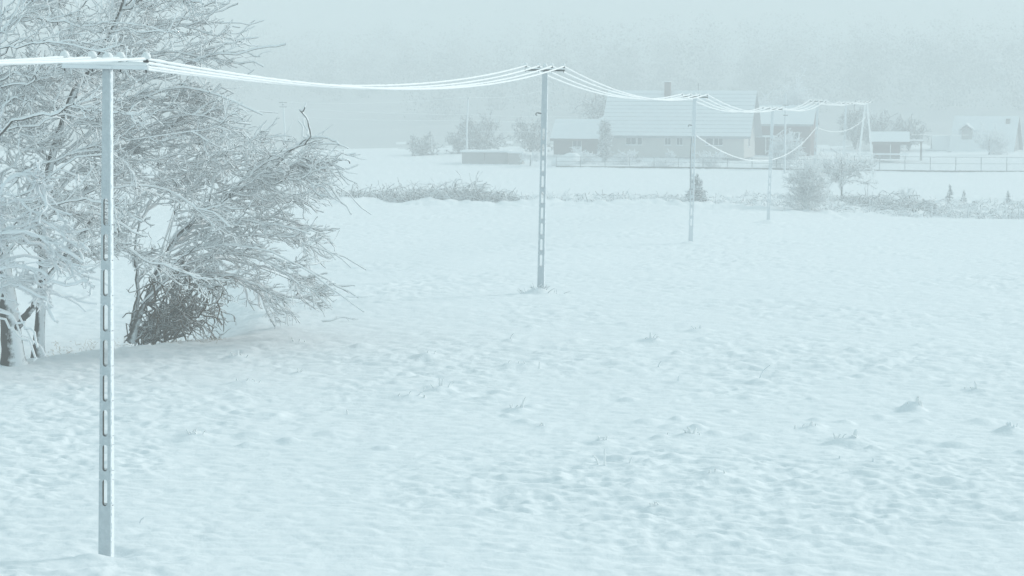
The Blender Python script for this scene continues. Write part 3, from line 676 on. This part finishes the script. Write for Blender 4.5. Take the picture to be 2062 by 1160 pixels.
# ------------------------------------------------------------------ shrubs, far trees
def shrub(name, label, px, py, d, wpx, hpx, seed, mat, n1=14, n2=9, n3=6, r=.03, up=1.0, round_=True, trunk=0, cat='bush', group=None, droop=0):
    rng = np.random.default_rng(seed); b0 = P(px, py, d); b0.z = float(base(b0.x, b0.y))
    Wm = wpx*d/F/2; Hm = hpx*d/F
    root = empty(name, b0, 0, label, cat, group); th = trunk*Hm
    parts = []
    ht = max(th, .05)
    tp = np.array([[0, 0, -.3], [.02*Hm, 0, ht*.5], [0, 0, ht+.1*Hm], [.02, .0, Hm*.6]])
    v, q = tubes([curve_pts(tp, 10)], taper(1, 10, r*3 if trunk else r*1.5, r), 7); npmesh('trunk', v, q, M['bark'], root)
    az = 2*math.pi*rng.random(n1); el = np.clip(rng.normal(size=n1)*.35+.85*up, -.1, 1.5)
    # tips spread over an ellipsoid
    tip = np.stack([np.cos(az)*np.cos(el)*Wm*1.1, np.sin(az)*np.cos(el)*Wm*1.1, ht+np.sin(el)*(Hm-ht)], 1)
    L1 = []
    for k in range(n1):
        t = tip[k]*(.75+.25*rng.random()); L1.append(wob(curve_pts([(0, 0, ht*(.5+.5*rng.random()) if trunk else 0), (t[0]*.4, t[1]*.4, ht+(t[2]-ht)*.6), (t[0], t[1], t[2]-droop*Hm*rng.random())], 10), .05*Hm, rng))
    L1 = np.array(L1); parts.append(tubes(L1, taper(n1, 10, r*1.2, r*.7), 5))
    s, dr, t_, i_ = spawn(L1, n2, rng, .25, 1, .9, .7); L2 = grow(s, dr, Hm*.26*(.4+.8*rng.random(len(s))), 5, rng, .25, (0, 0, .1-droop)); parts.append(tubes(L2, taper(len(L2), 6, r*.75, r*.5), 4))
    if n3:
        s, dr, t_, i_ = spawn(L2, n3, rng, .15, 1, 1, .6); L3 = grow(s, dr, Hm*.10*(.4+.9*rng.random(len(s))), 3, rng, .3, (0, 0, -droop)); parts.append(tubes(L3, taper(len(L3), 4, r*.55, r*.4), 3))
    v, q = merge(parts); v[:, 2] = np.maximum(v[:, 2], -.1); npmesh('crown', v, q, mat, root); return root
def conifer(name, label, px, py, d, wpx, hpx, seed, mat, layers=9, per=11, col=False, cat='tree', group=None):
    rng = np.random.default_rng(seed); b0 = P(px, py, d); b0.z = float(base(b0.x, b0.y)); Wm = wpx*d/F/2; Hm = hpx*d/F
    root = empty(name, b0, 0, label, cat, group)
    v, q = tubes([[(0, 0, -.3), (0, 0, Hm*.5), (0, 0, Hm*.98)]], [[.05*Hm*.6, .025*Hm, .004*Hm]], 6); npmesh('trunk', v, q, M['bark'], root)
    st, dr, ln = [], [], []
    for k in range(layers):
        t = k/(layers-1); rad = Wm*((1-t)**.8*.95+.06 if not col else (1-.55*t**3)*min(1, .6+2*t))
        for j in range(per):
            a = 2*math.pi*rng.random(); st.append((0, 0, Hm*(.05+.9*t+.04*rng.normal()))); dr.append((math.cos(a), math.sin(a), .45+.5*t if not col else 1.2)); ln.append(rad*(.8+.35*rng.random()))
    L1 = grow(np.array(st), np.array(dr), np.array(ln), 6, rng, .12, (0, 0, -.9 if not col else -.2))
    s, d2, t_, i_ = spawn(L1, 7, rng, .2, 1, .9, .6); L2 = grow(s, d2, Hm*.10*(.4+.8*rng.random(len(s))), 3, rng, .2, (0, 0, -.5))
    v, q = merge([tubes(L1, taper(len(L1), 7, .045*Wm+.018, .02*Wm+.015), 4), tubes(L2, taper(len(L2), 4, .05*Wm+.018, .03*Wm+.012), 3)])
    npmesh('crown', v, q, mat, root); return root
tw, wh, cf = M['twig_far'], M['twig_white'], M['conifer']
conifer('spruce_sapling', 'dark young spruce sapling behind the foot of the third pole', 1402, 384, 193, 62, 52, 51, cf, 8, 13, group=None)
conifer('spruce_sapling', 'taller of two small snowy spruce saplings on the bank', 1913, 384, 199, 22, 36, 52, cf, 6, 8, group='spruce saplings on the bank')
conifer('spruce_sapling', 'shorter snowy sapling just right of the taller one on the bank', 1941, 386, 199, 16, 26, 53, cf, 6, 7, group='spruce saplings on the bank')
conifer('spruce_sapling', 'faint snowy sapling on the bank furthest from the house line', 2030, 388, 199, 20, 26, 54, cf, 6, 7, group='spruce saplings on the bank')
shrub('bare_bush', 'round fan-shaped bare bush on the bank beside the fifth pole', 1626, 386, 184, 92, 112, 55, M['twig'], 44, 9, 6, 0.032, .95)
shrub('bare_tree', 'small bare tree with wide crooked crown right of the fan-shaped bush', 1694, 362, 205, 140, 112, 56, M['twig'], 20, 10, 6, 0.045, .45, trunk=.32, cat='tree')
shrub('bare_bush', 'thin pale shrub on top of the bramble mound', 1826, 382, 197, 44, 40, 57, wh, 14, 8, 4, 0.023)
BG = 'frosted garden bushes round the houses'
shrub('garden_bush', 'lone round frosted bush at the edge of the upper field', 850, 320, 300, 72, 50, 61, tw, 24, 10, 6, 0.078, .7, group=BG)
shrub('garden_tree', 'wide frosted tree behind the low hut, left part of its clump', 925, 318, 305, 60, 55, 62, tw, 20, 10, 6, 0.078, .6, cat='tree', group=BG)
shrub('garden_tree', 'wide frosted tree behind the low hut, beside the slim far pole', 968, 316, 306, 100, 86, 63, tw, 26, 11, 6, 0.093, .7, cat='tree', group=BG)
shrub('garden_tree', 'dark hazy tree between the hut and the second pole', 1070, 312, 310, 80, 75, 64, tw, 22, 10, 6, 0.093, .7, cat='tree', group=BG)
shrub('umbrella_tree', 'tiny umbrella-shaped tree on a thin stem beside the hut', 1068, 330, 274, 44, 36, 65, wh, 16, 9, 5, 0.046, .25, trunk=.5, cat='tree')
conifer('thuja', 'tall columnar snowy thuja at the corner of the long house', 1218, 314, 282, 34, 80, 66, cf, 14, 14, True)
shrub('garden_bush', 'frosted bush in front of the low annex', 1176, 318, 278, 66, 44, 67, wh, 20, 9, 6, 0.070, .7, group=BG)
shrub('garden_bush', 'frosted bush under the first house windows', 1262, 316, 279, 70, 34, 68, wh, 20, 9, 6, 0.070, .6, group=BG)
shrub('garden_bush', 'low dark bush against the house wall between its windows', 1284, 314, 281, 22, 20, 69, tw, 12, 8, 5, 0.062, .6, group=BG)
shrub('garden_bush', 'small frosted bush under the pair of little windows', 1350, 314, 281, 26, 26, 70, wh, 14, 8, 5, 0.062, .7, group=BG)
shrub('garden_bush', 'wide low frosted hedge bush left of the third pole', 1340, 324, 275, 90, 22, 71, wh, 24, 9, 5, 0.062, .5, group=BG)
shrub('garden_bush', 'broad frosted bush right of the third pole before the house', 1432, 326, 274, 66, 40, 72, wh, 22, 9, 6, 0.070, .6, group=BG)
shrub('far_tree', 'tall frosted tree rising behind the red garage', 1592, 318, 318, 90, 142, 73, wh, 26, 11, 6, 0.093, .9, trunk=.2, cat='tree', group='hazy trees behind the houses')
shrub('far_tree', 'frosted tree standing between garage and fan-shaped bush', 1582, 330, 274, 74, 78, 74, wh, 26, 10, 6, 0.070, .8, trunk=.1, cat='tree', group='hazy trees behind the houses')
shrub('far_tree', 'hazy tree crown above the ridge end of the annex', 1205, 304, 330, 110, 120, 75, tw, 24, 11, 6, 0.109, .9, trunk=.2, cat='tree', group='hazy trees behind the houses')
shrub('far_tree', 'hazy tree right of the long house gable', 1535, 300, 335, 90, 110, 76, wh, 22, 11, 6, 0.109, .9, trunk=.2, cat='tree', group='hazy trees behind the houses')
shrub('far_tree', 'dark hazy tree behind the red-brown shed, over its left end', 1768, 306, 335, 90, 82, 77, tw, 24, 11, 6, 0.109, .8, trunk=.1, cat='tree', group='hazy trees behind the houses')
shrub('far_tree', 'dark hazy tree behind the red-brown shed, over its right end', 1830, 306, 338, 80, 76, 78, tw, 24, 11, 6, 0.109, .8, trunk=.1, cat='tree', group='hazy trees behind the houses')
shrub('far_tree', 'pale frosted tree in front of the steep-roofed house', 1992, 312, 318, 80, 62, 79, wh, 22, 10, 6, 0.093, .7, trunk=.1, cat='tree', group='hazy trees behind the houses')
shrub('far_tree', 'hazy tree beyond the two-legged pole', 1722, 306, 340, 90, 90, 80, tw, 22, 10, 6, 0.109, .9, trunk=.1, cat='tree', group='hazy trees behind the houses')

# ------------------------------------------------------------------ buildings
def pent(bm, L, D, h, rise, z0=-.6, mi=0):
    pr = [(0, z0), (D, z0), (D, h), (D/2, h+rise), (0, h)]
    a = [bm.verts.new((0, y, z)) for y, z in pr]; b_ = [bm.verts.new((L, y, z)) for y, z in pr]
    bm.faces.new(a[::-1]); bm.faces.new(b_)
    for k in range(5): bm.faces.new((a[k], a[(k+1) % 5], b_[(k+1) % 5], b_[k]))
def gable_roof(L, D, h, rise, ov, og, steps, parent, thick=.16, edge='tile', snow=.12):
    """two slopes with courses; snow on top, bare edges below"""
    bm = bmesh.new(); sl_ = rise/(D/2)
    for side in (0, 1):
        def pt(s, z):      # s: horizontal distance from the eave edge inward
            y = -ov+s; yy = y if side == 0 else D-y
            return yy, h+sl_*(y)+z
        S = D/2+ov; n = steps if side == 0 else 1
        for k in range(n):
            s0, s1 = S*k/n, S*(k+1)/n; lift = .04 if n > 1 else 0
            y0, z0 = pt(s0, .05+snow+lift); y1, z1 = pt(s1, .05+snow); yb0, zb0 = pt(s0, .05+(snow if k else -thick)); yb1, zb1 = pt(s1, -thick+.05)
            x0, x1 = -og, L+og
            t_ = [bm.verts.new(v) for v in ((x0, y0, z0), (x1, y0, z0), (x1, y1, z1), (x0, y1, z1), (x0, yb0, zb0), (x1, yb0, zb0), (x1, yb1, zb1), (x0, yb1, zb1))]
            f = bm.faces.new(t_[:4]); f.material_index = 0
            f = bm.faces.new((t_[0], t_[4], t_[5], t_[1])); f.material_index = 1
            y2, z2 = pt(s0, -thick+.05)
            for xx_, q in ((x0, (0, 3, 7, 4)), (x1, (1, 5, 6, 2))):
                f = bm.faces.new([t_[i] for i in q]); f.material_index = 1 if thick > snow else 0
            if k == 0:
                f = bm.faces.new((t_[4], t_[7], t_[6], t_[5])); f.material_index = 1
            else:
                c0 = [bm.verts.new((x0, y2, z2)), bm.verts.new((x1, y2, z2))]; f = bm.faces.new((c0[0], t_[7], t_[6], c0[1])); f.material_index = 1
    me_ = bpy.data.meshes.new('roof'); bm.normal_update(); bm.to_mesh(me_); bm.free()
    return link('roof', me_, [M['snow'], M[edge]], parent)
def window(x, z, w_, h_, parent, y=0, mull=1, side=None):
    fw = .07; bm = bmesh.new()
    def bx(a, b_, c, d_, p0, p1):
        if side is None: box(bm, a, b_, y-p1, y-p0, c, d_)
        else: box(bm, side+p0, side+p1, a, b_, c, d_)
    bx(x-w_/2-fw, x+w_/2+fw, z-fw, z, -.02, .05); bx(x-w_/2-fw, x+w_/2+fw, z+h_, z+h_+fw, -.02, .05)
    bx(x-w_/2-fw, x-w_/2, z, z+h_, -.02, .048); bx(x+w_/2, x+w_/2+fw, z, z+h_, -.02, .048)
    for k in range(mull): q = x-w_/2+w_*(k+1)/(mull+1); bx(q-.03, q+.03, z, z+h_, -.02, .044)
    wn = bmo('window', bm, M['frame'], parent)
    bm = bmesh.new()
    if side is None: box(bm, x-w_/2, x+w_/2, y-.012, y+.05, z, z+h_)
    else: box(bm, side-.05, side+.012, x-w_/2, x+w_/2, z, z+h_)
    bmo('pane', bm, M['glass'], wn)
    bm = bmesh.new(); bx(x-w_/2-.12, x+w_/2+.12, z-fw-.06, z-fw-.002, -.02, .14); bmo('sill', bm, M['snow'], wn)
def place(px, py, d, ang, L, name, label, cat, anchor='right', group=None):
    """front wall's anchor corner at the pixel; local x runs along the front to the right"""
    c = P(px, py, d); rz = -ang; dx = Vector((math.cos(rz), math.sin(rz), 0))
    o = c-dx*L if anchor == 'right' else c
    return empty(name, o, rz, label, cat, group)
# long house
L, Dp, h = 18.4, 9.0, 2.65
H1 = place(1498, 310, 288, R(15.4), L, 'long_house', 'long cream house with a big snowy stepped roof and a chimney', 'house')
bm = bmesh.new(); pent(bm, L, Dp, h, 5.2); bmo('wall', bm, M['cream'], H1)
rf = gable_roof(L, Dp, h, 5.45, .45, .95, 12, H1)
bm = bmesh.new(); box(bm, 7.0, 7.75, Dp/2-1.1, Dp/2-.3, h+3.6, h+6.75); box(bm, 6.94, 7.81, Dp/2-1.16, Dp/2-.24, h+6.75, h+6.86, 1); ch = bmo('chimney', bm, [M['brick'], M['snow']], rf)
bm = bmesh.new(); box(bm, 11.4, 11.46, Dp/2-.03, Dp/2+.03, h+5.3, h+6.6); box(bm, 11.1, 11.8, Dp/2-.02, Dp/2+.02, h+6.3, h+6.34); bmo('antenna', bm, M['insul'], rf)
for x, w_, m_ in ((3.2, 1.3, 1), (4.4, .55, 0), (8.2, .75, 1), (9.8, .75, 1), (13.8, .9, 0), (15.0, 1.1, 1)):
    window(x, 1.15, w_, 1.05, H1, mull=m_)
window(4.0, .9, .9, 1.3, H1, side=L, mull=0); window(4.5, 3.9, .9, 1.6, H1, side=L, mull=0)
# annex
L, Dp, h = 6.3, 6.2, 1.7
H2 = place(1208, 303, 291, R(13), L, 'annex_building', 'low brown annex with snowy roof left of the thuja', 'building')
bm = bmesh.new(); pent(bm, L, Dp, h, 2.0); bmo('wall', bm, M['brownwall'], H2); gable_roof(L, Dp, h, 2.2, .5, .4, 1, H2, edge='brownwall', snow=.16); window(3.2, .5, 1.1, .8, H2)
H2b = place(1213, 300, 300, R(70), 4, 'small_outbuilding', 'small gabled roof peeping over the annex ridge', 'building', 'right')
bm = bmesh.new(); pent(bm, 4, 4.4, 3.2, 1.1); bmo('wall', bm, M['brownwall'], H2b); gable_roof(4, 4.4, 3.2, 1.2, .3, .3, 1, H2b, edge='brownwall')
# garage building
L, Dp, h = 8.2, 7.0, 3.9
H3 = place(1632, 306, 302, R(14), L, 'garage_building', 'dark red-brown garage building right of the long house', 'building')
bm = bmesh.new(); pent(bm, L, Dp, h, 2.1); bmo('wall', bm, M['redwall'], H3); gable_roof(L, Dp, h, 2.3, .4, .4, 1, H3)
bm = bmesh.new(); box(bm, -.1, 3.6, -.5, -.003, 2.0, 2.25); bmo('door_canopy', bm, M['snow'], H3)
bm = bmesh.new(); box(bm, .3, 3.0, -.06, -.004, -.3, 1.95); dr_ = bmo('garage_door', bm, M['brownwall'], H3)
bm = bmesh.new(); box(bm, 2.0, 2.12, -.5, -.38, -.3, 2.0); bmo('post', bm, M['frame'], H3)
window(6.0, 1.6, 1.0, 1.0, H3)
# shed with porch
L, Dp, h = 4.6, 4.2, 1.85
H4 = place(1826, 313, 290, R(10), L, 'garden_shed', 'small red-brown shed with snowy roof and open porch', 'shed')
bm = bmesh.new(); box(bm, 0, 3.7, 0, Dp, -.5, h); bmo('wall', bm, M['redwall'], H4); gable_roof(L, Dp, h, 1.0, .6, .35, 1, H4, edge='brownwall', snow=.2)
bm = bmesh.new(); a = [bm.verts.new(v) for v in ((L, 0, h), (L, Dp, h), (L, Dp/2, h+.95), (L-.1, 0, h), (L-.1, Dp, h), (L-.1, Dp/2, h+.95))]
bm.faces.new(a[:3]); bm.faces.new(a[3:][::-1])
for i_ in range(3): bm.faces.new((a[i_], a[(i_+1) % 3], a[3+(i_+1) % 3], a[3+i_]))
bmo('gable', bm, M['redwall'], H4)
for x in (.1, 2.45, 4.45):
    bm = bmesh.new(); box(bm, x-.06, x+.06, -.5, -.38, -.5, h); bmo('porch_post', bm, M['frame'], H4)
bm = bmesh.new(); box(bm, -1.7, 4.8, -.75, -.66, .06, .22); box(bm, -1.7, 4.8, -.8, -.62, .22, .30); bmo('porch_rail', bm, M['snow'], H4)
bm = bmesh.new(); box(bm, 3.9, 4.4, .8, 1.6, .5, .62); box(bm, 4.1, 4.2, 1.1, 1.2, -.5, .5); o = bmo('porch_table', bm, M['snow'], None); o.location = H4.location; o.rotation_euler = H4.rotation_euler; tag(o, 'little snowy table standing in the shed porch', 'table')
H4b = place(1858, 316, 294, R(10), 1.6, 'carport', 'narrow lean-to carport on a post beside the shed', 'shelter')
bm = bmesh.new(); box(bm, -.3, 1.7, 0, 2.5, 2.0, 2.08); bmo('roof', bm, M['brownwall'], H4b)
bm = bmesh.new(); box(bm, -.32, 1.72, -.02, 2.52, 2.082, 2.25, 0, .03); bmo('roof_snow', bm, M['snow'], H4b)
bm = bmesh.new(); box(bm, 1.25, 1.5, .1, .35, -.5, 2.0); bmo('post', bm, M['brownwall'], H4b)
# steep house
L, Dp, h = 9.0, 8.0, 1.0
H5 = place(2036, 314, 334, R(22), L, 'steep_house', 'steep-roofed pale house fading into the fog, with a dormer', 'house')
bm = bmesh.new(); pent(bm, L, Dp, h, 4.6); bmo('wall', bm, M['greywall'], H5); rf = gable_roof(L, Dp, h, 4.8, .5, .5, 1, H5, edge='brownwall')
bm = bmesh.new(); pent(bm, 1.6, 1.5, .75, .6); bm.transform(Matrix.Translation((1.25, 2.6, h+2.0)) @ Matrix.Rotation(-math.pi/2, 4, 'Z')); dm = bmo('dormer', bm, M['greywall'], rf)
bm = bmesh.new(); 
for s_ in (-1, 1):
    v = [bm.verts.new(q) for q in ((2.0, .2, h+3.75), (2.0, 2.9, h+3.75), (2.0+s_*1.3, 2.9, h+2.8), (2.0+s_*1.3, .2, h+2.8))]; v2 = [bm.verts.new((q.co.x, q.co.y, q.co.z+.16)) for q in v]
    bm.faces.new(v); bm.faces.new(v2)
    for i_ in range(4): bm.faces.new((v[i_], v[(i_+1) % 4], v2[(i_+1) % 4], v2[i_]))
bmo('dormer_roof', bm, M['snow'], rf)
bm = bmesh.new(); box(bm, 7.6, 8.2, 3.0, 3.6, h+3.4, h+4.6); bmo('chimney', bm, M['brick'], rf)
window(3.2, .2, .8, 1.5, H5, side=L, mull=0); window(5.0, .2, .8, 1.5, H5, side=L, mull=0)
H6 = place(1938, 314, 338, R(8), 4.2, 'side_building', 'low pale side building joined to the steep-roofed house', 'building')
bm = bmesh.new(); pent(bm, 4.2, 5, 1.0, 1.7); bmo('wall', bm, M['greywall'], H6); gable_roof(4.2, 5, 1.0, 1.9, .4, .4, 1, H6)
# low hut
L, Dp, h = 5.9, 2.6, 1.0
H7_ = place(1022, 323, 279, R(9), L, 'low_hut', 'long low plank hut with flat snowy roof at the field edge', 'hut')
bm = bmesh.new(); box(bm, 0, L, 0, Dp, -.5, h)
for k in range(6): box(bm, -.01, L+.01, -.03, -.002, .05+k*.165, .05+k*.165+.12)
bmo('wall', bm, M['greywall'], H7_)
bm = bmesh.new(); box(bm, -.25, L+.25, -.3, Dp+.2, h+.002, h+.26, 0, .07); bmo('roof_snow', bm, M['snow'], H7_)
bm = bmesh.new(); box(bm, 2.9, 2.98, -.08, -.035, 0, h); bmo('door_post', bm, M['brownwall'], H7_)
H8 = place(1056, 324, 277.5, R(9), 2.0, 'small_hut', 'small plank hut beside the long low one', 'hut')
bm = bmesh.new(); box(bm, 0, 1.7, 0, 2, -.5, .95)
for k in range(5): box(bm, -.01, 1.71, -.03, -.002, .05+k*.18, .05+k*.18+.13)
bmo('wall', bm, M['greywall'], H8); bm = bmesh.new(); box(bm, -.15, 1.85, -.2, 2.1, .952, 1.18, 0, .06); bmo('roof_snow', bm, M['snow'], H8)
# snow-covered heap in front of the annex
bm = bmesh.new(); bmesh.ops.create_icosphere(bm, subdivisions=4, radius=1)
for v in bm.verts:
    k = float(gnoise(v.co.x*1.6+3, v.co.y*1.6+v.co.z, 5)); v.co = Vector((v.co.x*1.75, v.co.y*1.2, max(-.3, v.co.z)*1.1))*(1+.25*k); v.co.z += .35*max(0, v.co.x)
o = bmo('covered_woodpile', bm, M['snow'], None, True); o.location = P(1142, 328, 274); tag(o, 'snow-covered woodpile heap in front of the annex', 'woodpile')

# ------------------------------------------------------------------ garden fence
def fence(name, label, pts, step, hgt, post_r, parent_label):
    a, b_ = pts; root = empty(name, a, 0, label, 'fence')
    n = int((b_-a).length/step); dirv = (b_-a)/n; ang = math.atan2(dirv.y, dirv.x)
    gz = [float(base(a.x+dirv.x*k, a.y+dirv.y*k)) for k in range(n+1)]
    for k in range(n+1):
        bm = bmesh.new(); c = dirv*k; z = gz[k]-a.z
        box(bm, c.x-post_r, c.x+post_r, c.y-post_r, c.y+post_r, z-.4, z+hgt); box(bm, c.x-post_r*1.3, c.x+post_r*1.3, c.y-post_r*1.3, c.y+post_r*1.3, z+hgt, z+hgt+.06, 1)
        bmo('post', bm, [M['rail'], M['snow']], root)
    for hh, r_ in ((hgt-.03, .026), (hgt*.55, .02)):
        p = np.array([(dirv.x*k, dirv.y*k-post_r-.02, gz[k]-a.z+hh) for k in range(n+1)]); v, q = tubes([p], [np.full(n+1, r_)], 4); npmesh('rail', v, q, M['rail'], root, False)
    p = np.array([(dirv.x*k, dirv.y*k, gz[k]-a.z) for k in range(n+1)])
    lo = p+np.array([0, 0, .1]); hi = p+np.array([0, 0, hgt-.05]); V = np.concatenate([lo, hi]); Q_ = np.array([[k, k+1, n+2+k, n+1+k] for k in range(n)]); npmesh('mesh_panel', V, Q_, M['mesh'], root, False)
    V = np.concatenate([p+np.array([0, -.05, -.3]), p+np.array([0, -.05, .16]), p+np.array([0, .05, .16]), p+np.array([0, .05, -.3])]); m_ = n+1
    Q_ = np.concatenate([np.array([[k, k+1, (j+1)*m_+k+1-m_+m_*0, (j+1)*m_+k-m_*0] for k in range(n)])*0 for j in range(1)])
    Q_ = np.array([[j*m_+k, j*m_+k+1, (j+1)*m_+k+1, (j+1)*m_+k] for j in range(3) for k in range(n)]); npmesh('plinth', V, Q_, M['bare'], root, False)
fa = P(1720, 345, 271); fb = P(2130, 347, 269); fa.z = float(base(fa.x, fa.y)); fb.z = float(base(fb.x, fb.y))
fence('garden_fence', 'long grey mesh fence with thin posts before the shed', (fa, fb), 2.8, 1.85, .038, '')
fa = P(1120, 339, 272); fb = P(1712, 344, 271); fa.z = float(base(fa.x, fa.y)); fb.z = float(base(fb.x, fb.y))
fence('garden_fence', 'pale frosted mesh fence in front of the long house', (fa, fb), 3.0, 1.35, .035, '')

# field fence posts with a snowy wire
FP = [(736, 403, 189, 1.05, 'pale field post near the dark bramble, closest to the tree'), (983, 399, 190, .8, 'short field post at the right end of the dark bramble'),
      (1236, 402, 190, .7, 'small field post between the second and third poles'), (1442, 400, 189, 1.0, 'slim field post just left of the fourth pole'),
      (1752, 414, 183, 1.1, 'slim field post below the two-legged pole'), (1876, 428, 179, .9, 'pale field post below the bramble mound'),
      (1949, 433, 178, 1.0, 'slim field post below the spruce saplings'), (2052, 440, 176, 1.0, 'slim field post at the outer end of the row')]
tops = []
for k, (px, py, d_, hh, lab) in enumerate(FP):
    p = P(px, py, d_); p.z = float(base(p.x, p.y)); rr = random.Random(k)
    v, q = tubes([curve_pts([(0, 0, -.3), (.02*rr.uniform(-1, 1), 0, hh*.5), (.06*rr.uniform(-1, 1), 0, hh)], 6)], taper(1, 6, .06, .045), 7)
    root = empty('fence_post', p, 0, lab, 'fence post', 'wooden posts of the field fence'); npmesh('post', v, q, M['postwood'], root)
    bm = bmesh.new(); lathe(bm, [(.03, -.02), (.06, .02), (.05, .08), (.02, .11)], 8, (.0, 0, hh)); bmo('snow_cap', bm, M['snow'], root, True); tops.append(p+Vector((0, 0, hh*.75)))
path = np.concatenate([sagline(a, b_, .06, 8)[(0 if k == 0 else 1):] for k, (a, b_) in enumerate(zip(tops, tops[1:]))])
v, q = tubes([path], [np.full(len(path), .014)], 5); tag(npmesh('fence_wire', v, q, M['wire']), 'thin snowy wire strung along the field fence posts', 'wire')

# ------------------------------------------------------------------ far poles and lines
def farpole(px, py, d, ty, tx, label, heads, name='far_pole'):
    b0 = P(px, py, d); b0.z = float(base(b0.x, b0.y)); t0 = P(tx, ty, d); root = empty(name, b0, 0, label, 'utility pole', 'hazy poles near the houses')
    v, q = tubes([[(0, 0, -.4), (0, 0, (t0.z-b0.z)*.5), (t0.x-b0.x, 0, t0.z-b0.z)]], [[.15, .13, .10]], 8); npmesh('shaft', v, q, M['conc'], root)
    for dz, hw_ in heads:
        bm = bmesh.new(); H = t0.z-b0.z; x = t0.x-b0.x; box(bm, x-hw_, x+hw_, -.2, -.12, H+dz-.05, H+dz+.05); bmo('crossarm', bm, M['steel'], root)
    return b0, t0
a0, A = farpole(574, 312, 300, 205, 570, 'far hazy pole with a double crossarm beyond the tree', [(-.1, .55), (-.7, .5), (-.4, .12)])
b0_, B = farpole(940, 320, 283, 195, 943, 'slim hazy pole beside the low hut', [(-.2, .06)])
c0_, Cc = farpole(1580, 342, 262, 188, 1582, 'slim hazy pole behind the fourth pole with a bracket', [(-1.4, .35), (-2.6, .3)])
def span(name, label, pts, sag, r_):
    pth = np.concatenate([sagline(a, b_, sag, 24)[(0 if k == 0 else 1):] for k, (a, b_) in enumerate(zip(pts, pts[1:]))]); v, q = tubes([pth], [np.full(len(pth), r_)], 5)
    tag(npmesh(name, v, q, M['wire']), label, 'power line', 'faint far wires')
span('far_wire', 'faint upper far wire sagging between the two hazy poles beyond the tree', [A, B, P(1098, 180, 292)], .5, .025)
span('far_wire', 'faint far wire from the slim hazy pole over the annex to the long house', [P(560, 216, 298), B+Vector((0, 0, -2.3)), P(1236, 232, 286)], .2, .022)
span('far_wire', 'faint lower far wire crossing behind the second pole', [P(600, 236, 298), B+Vector((0, 0, -3.0)), P(1236, 245, 285)], .2, .022)
span('far_wire', 'lowest faint far wire leading to the thuja', [B+Vector((0, 0, -4.4)), P(1232, 264, 284)], .1, .02)
span('far_wire', 'faint far wire from the shed roof to the steep-roofed house', [P(1836, 271, 296), P(1950, 272, 330)], .05, .03)

# ------------------------------------------------------------------ far wood on the hillside
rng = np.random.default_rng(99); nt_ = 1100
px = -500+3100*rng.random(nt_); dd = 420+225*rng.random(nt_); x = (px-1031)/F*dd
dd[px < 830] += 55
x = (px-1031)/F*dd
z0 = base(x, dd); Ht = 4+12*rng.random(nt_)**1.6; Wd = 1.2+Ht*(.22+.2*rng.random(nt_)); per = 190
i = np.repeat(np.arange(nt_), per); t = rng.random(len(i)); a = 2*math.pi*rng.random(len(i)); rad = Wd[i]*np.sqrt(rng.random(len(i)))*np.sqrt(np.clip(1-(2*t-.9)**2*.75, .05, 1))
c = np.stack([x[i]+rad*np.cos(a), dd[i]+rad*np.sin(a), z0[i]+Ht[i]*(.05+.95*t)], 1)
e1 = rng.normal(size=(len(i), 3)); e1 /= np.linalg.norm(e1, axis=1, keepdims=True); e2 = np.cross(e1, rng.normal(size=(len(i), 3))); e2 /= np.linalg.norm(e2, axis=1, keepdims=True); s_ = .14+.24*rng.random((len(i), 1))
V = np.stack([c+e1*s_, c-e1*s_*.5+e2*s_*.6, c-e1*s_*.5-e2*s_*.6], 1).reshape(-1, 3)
o = npmesh('hillside_wood', V, np.arange(len(V)).reshape(-1, 3), M['wood_hazed'], None, False); o['kind'] = 'stuff'; tag(o, 'frosted wooded hillside dissolving into the fog behind the houses', 'woodland')

# ------------------------------------------------------------------ haze
bm = bmesh.new(); box(bm, -400, 400, -42, 700, -22, 34); hzb = bmo('haze', bm, [], None)
m = bpy.data.materials.new('haze_air'); m.use_nodes = True; t = m.node_tree; t.nodes.clear()
mo = t.nodes.new('ShaderNodeOutputMaterial'); pv = t.nodes.new('ShaderNodeVolumePrincipled')
pv.inputs['Density'].default_value = HAZE; pv.inputs['Color'].default_value = (.92, .935, .94, 1); pv.inputs['Anisotropy'].default_value = 0
pv.inputs['Density Attribute'].default_value = ''; pv.inputs['Color Attribute'].default_value = ''; pv.inputs['Temperature Attribute'].default_value = ''
t.links.new(pv.outputs[0], mo.inputs['Volume']); hzb.data.materials.append(m)
hzb['kind'] = 'stuff'
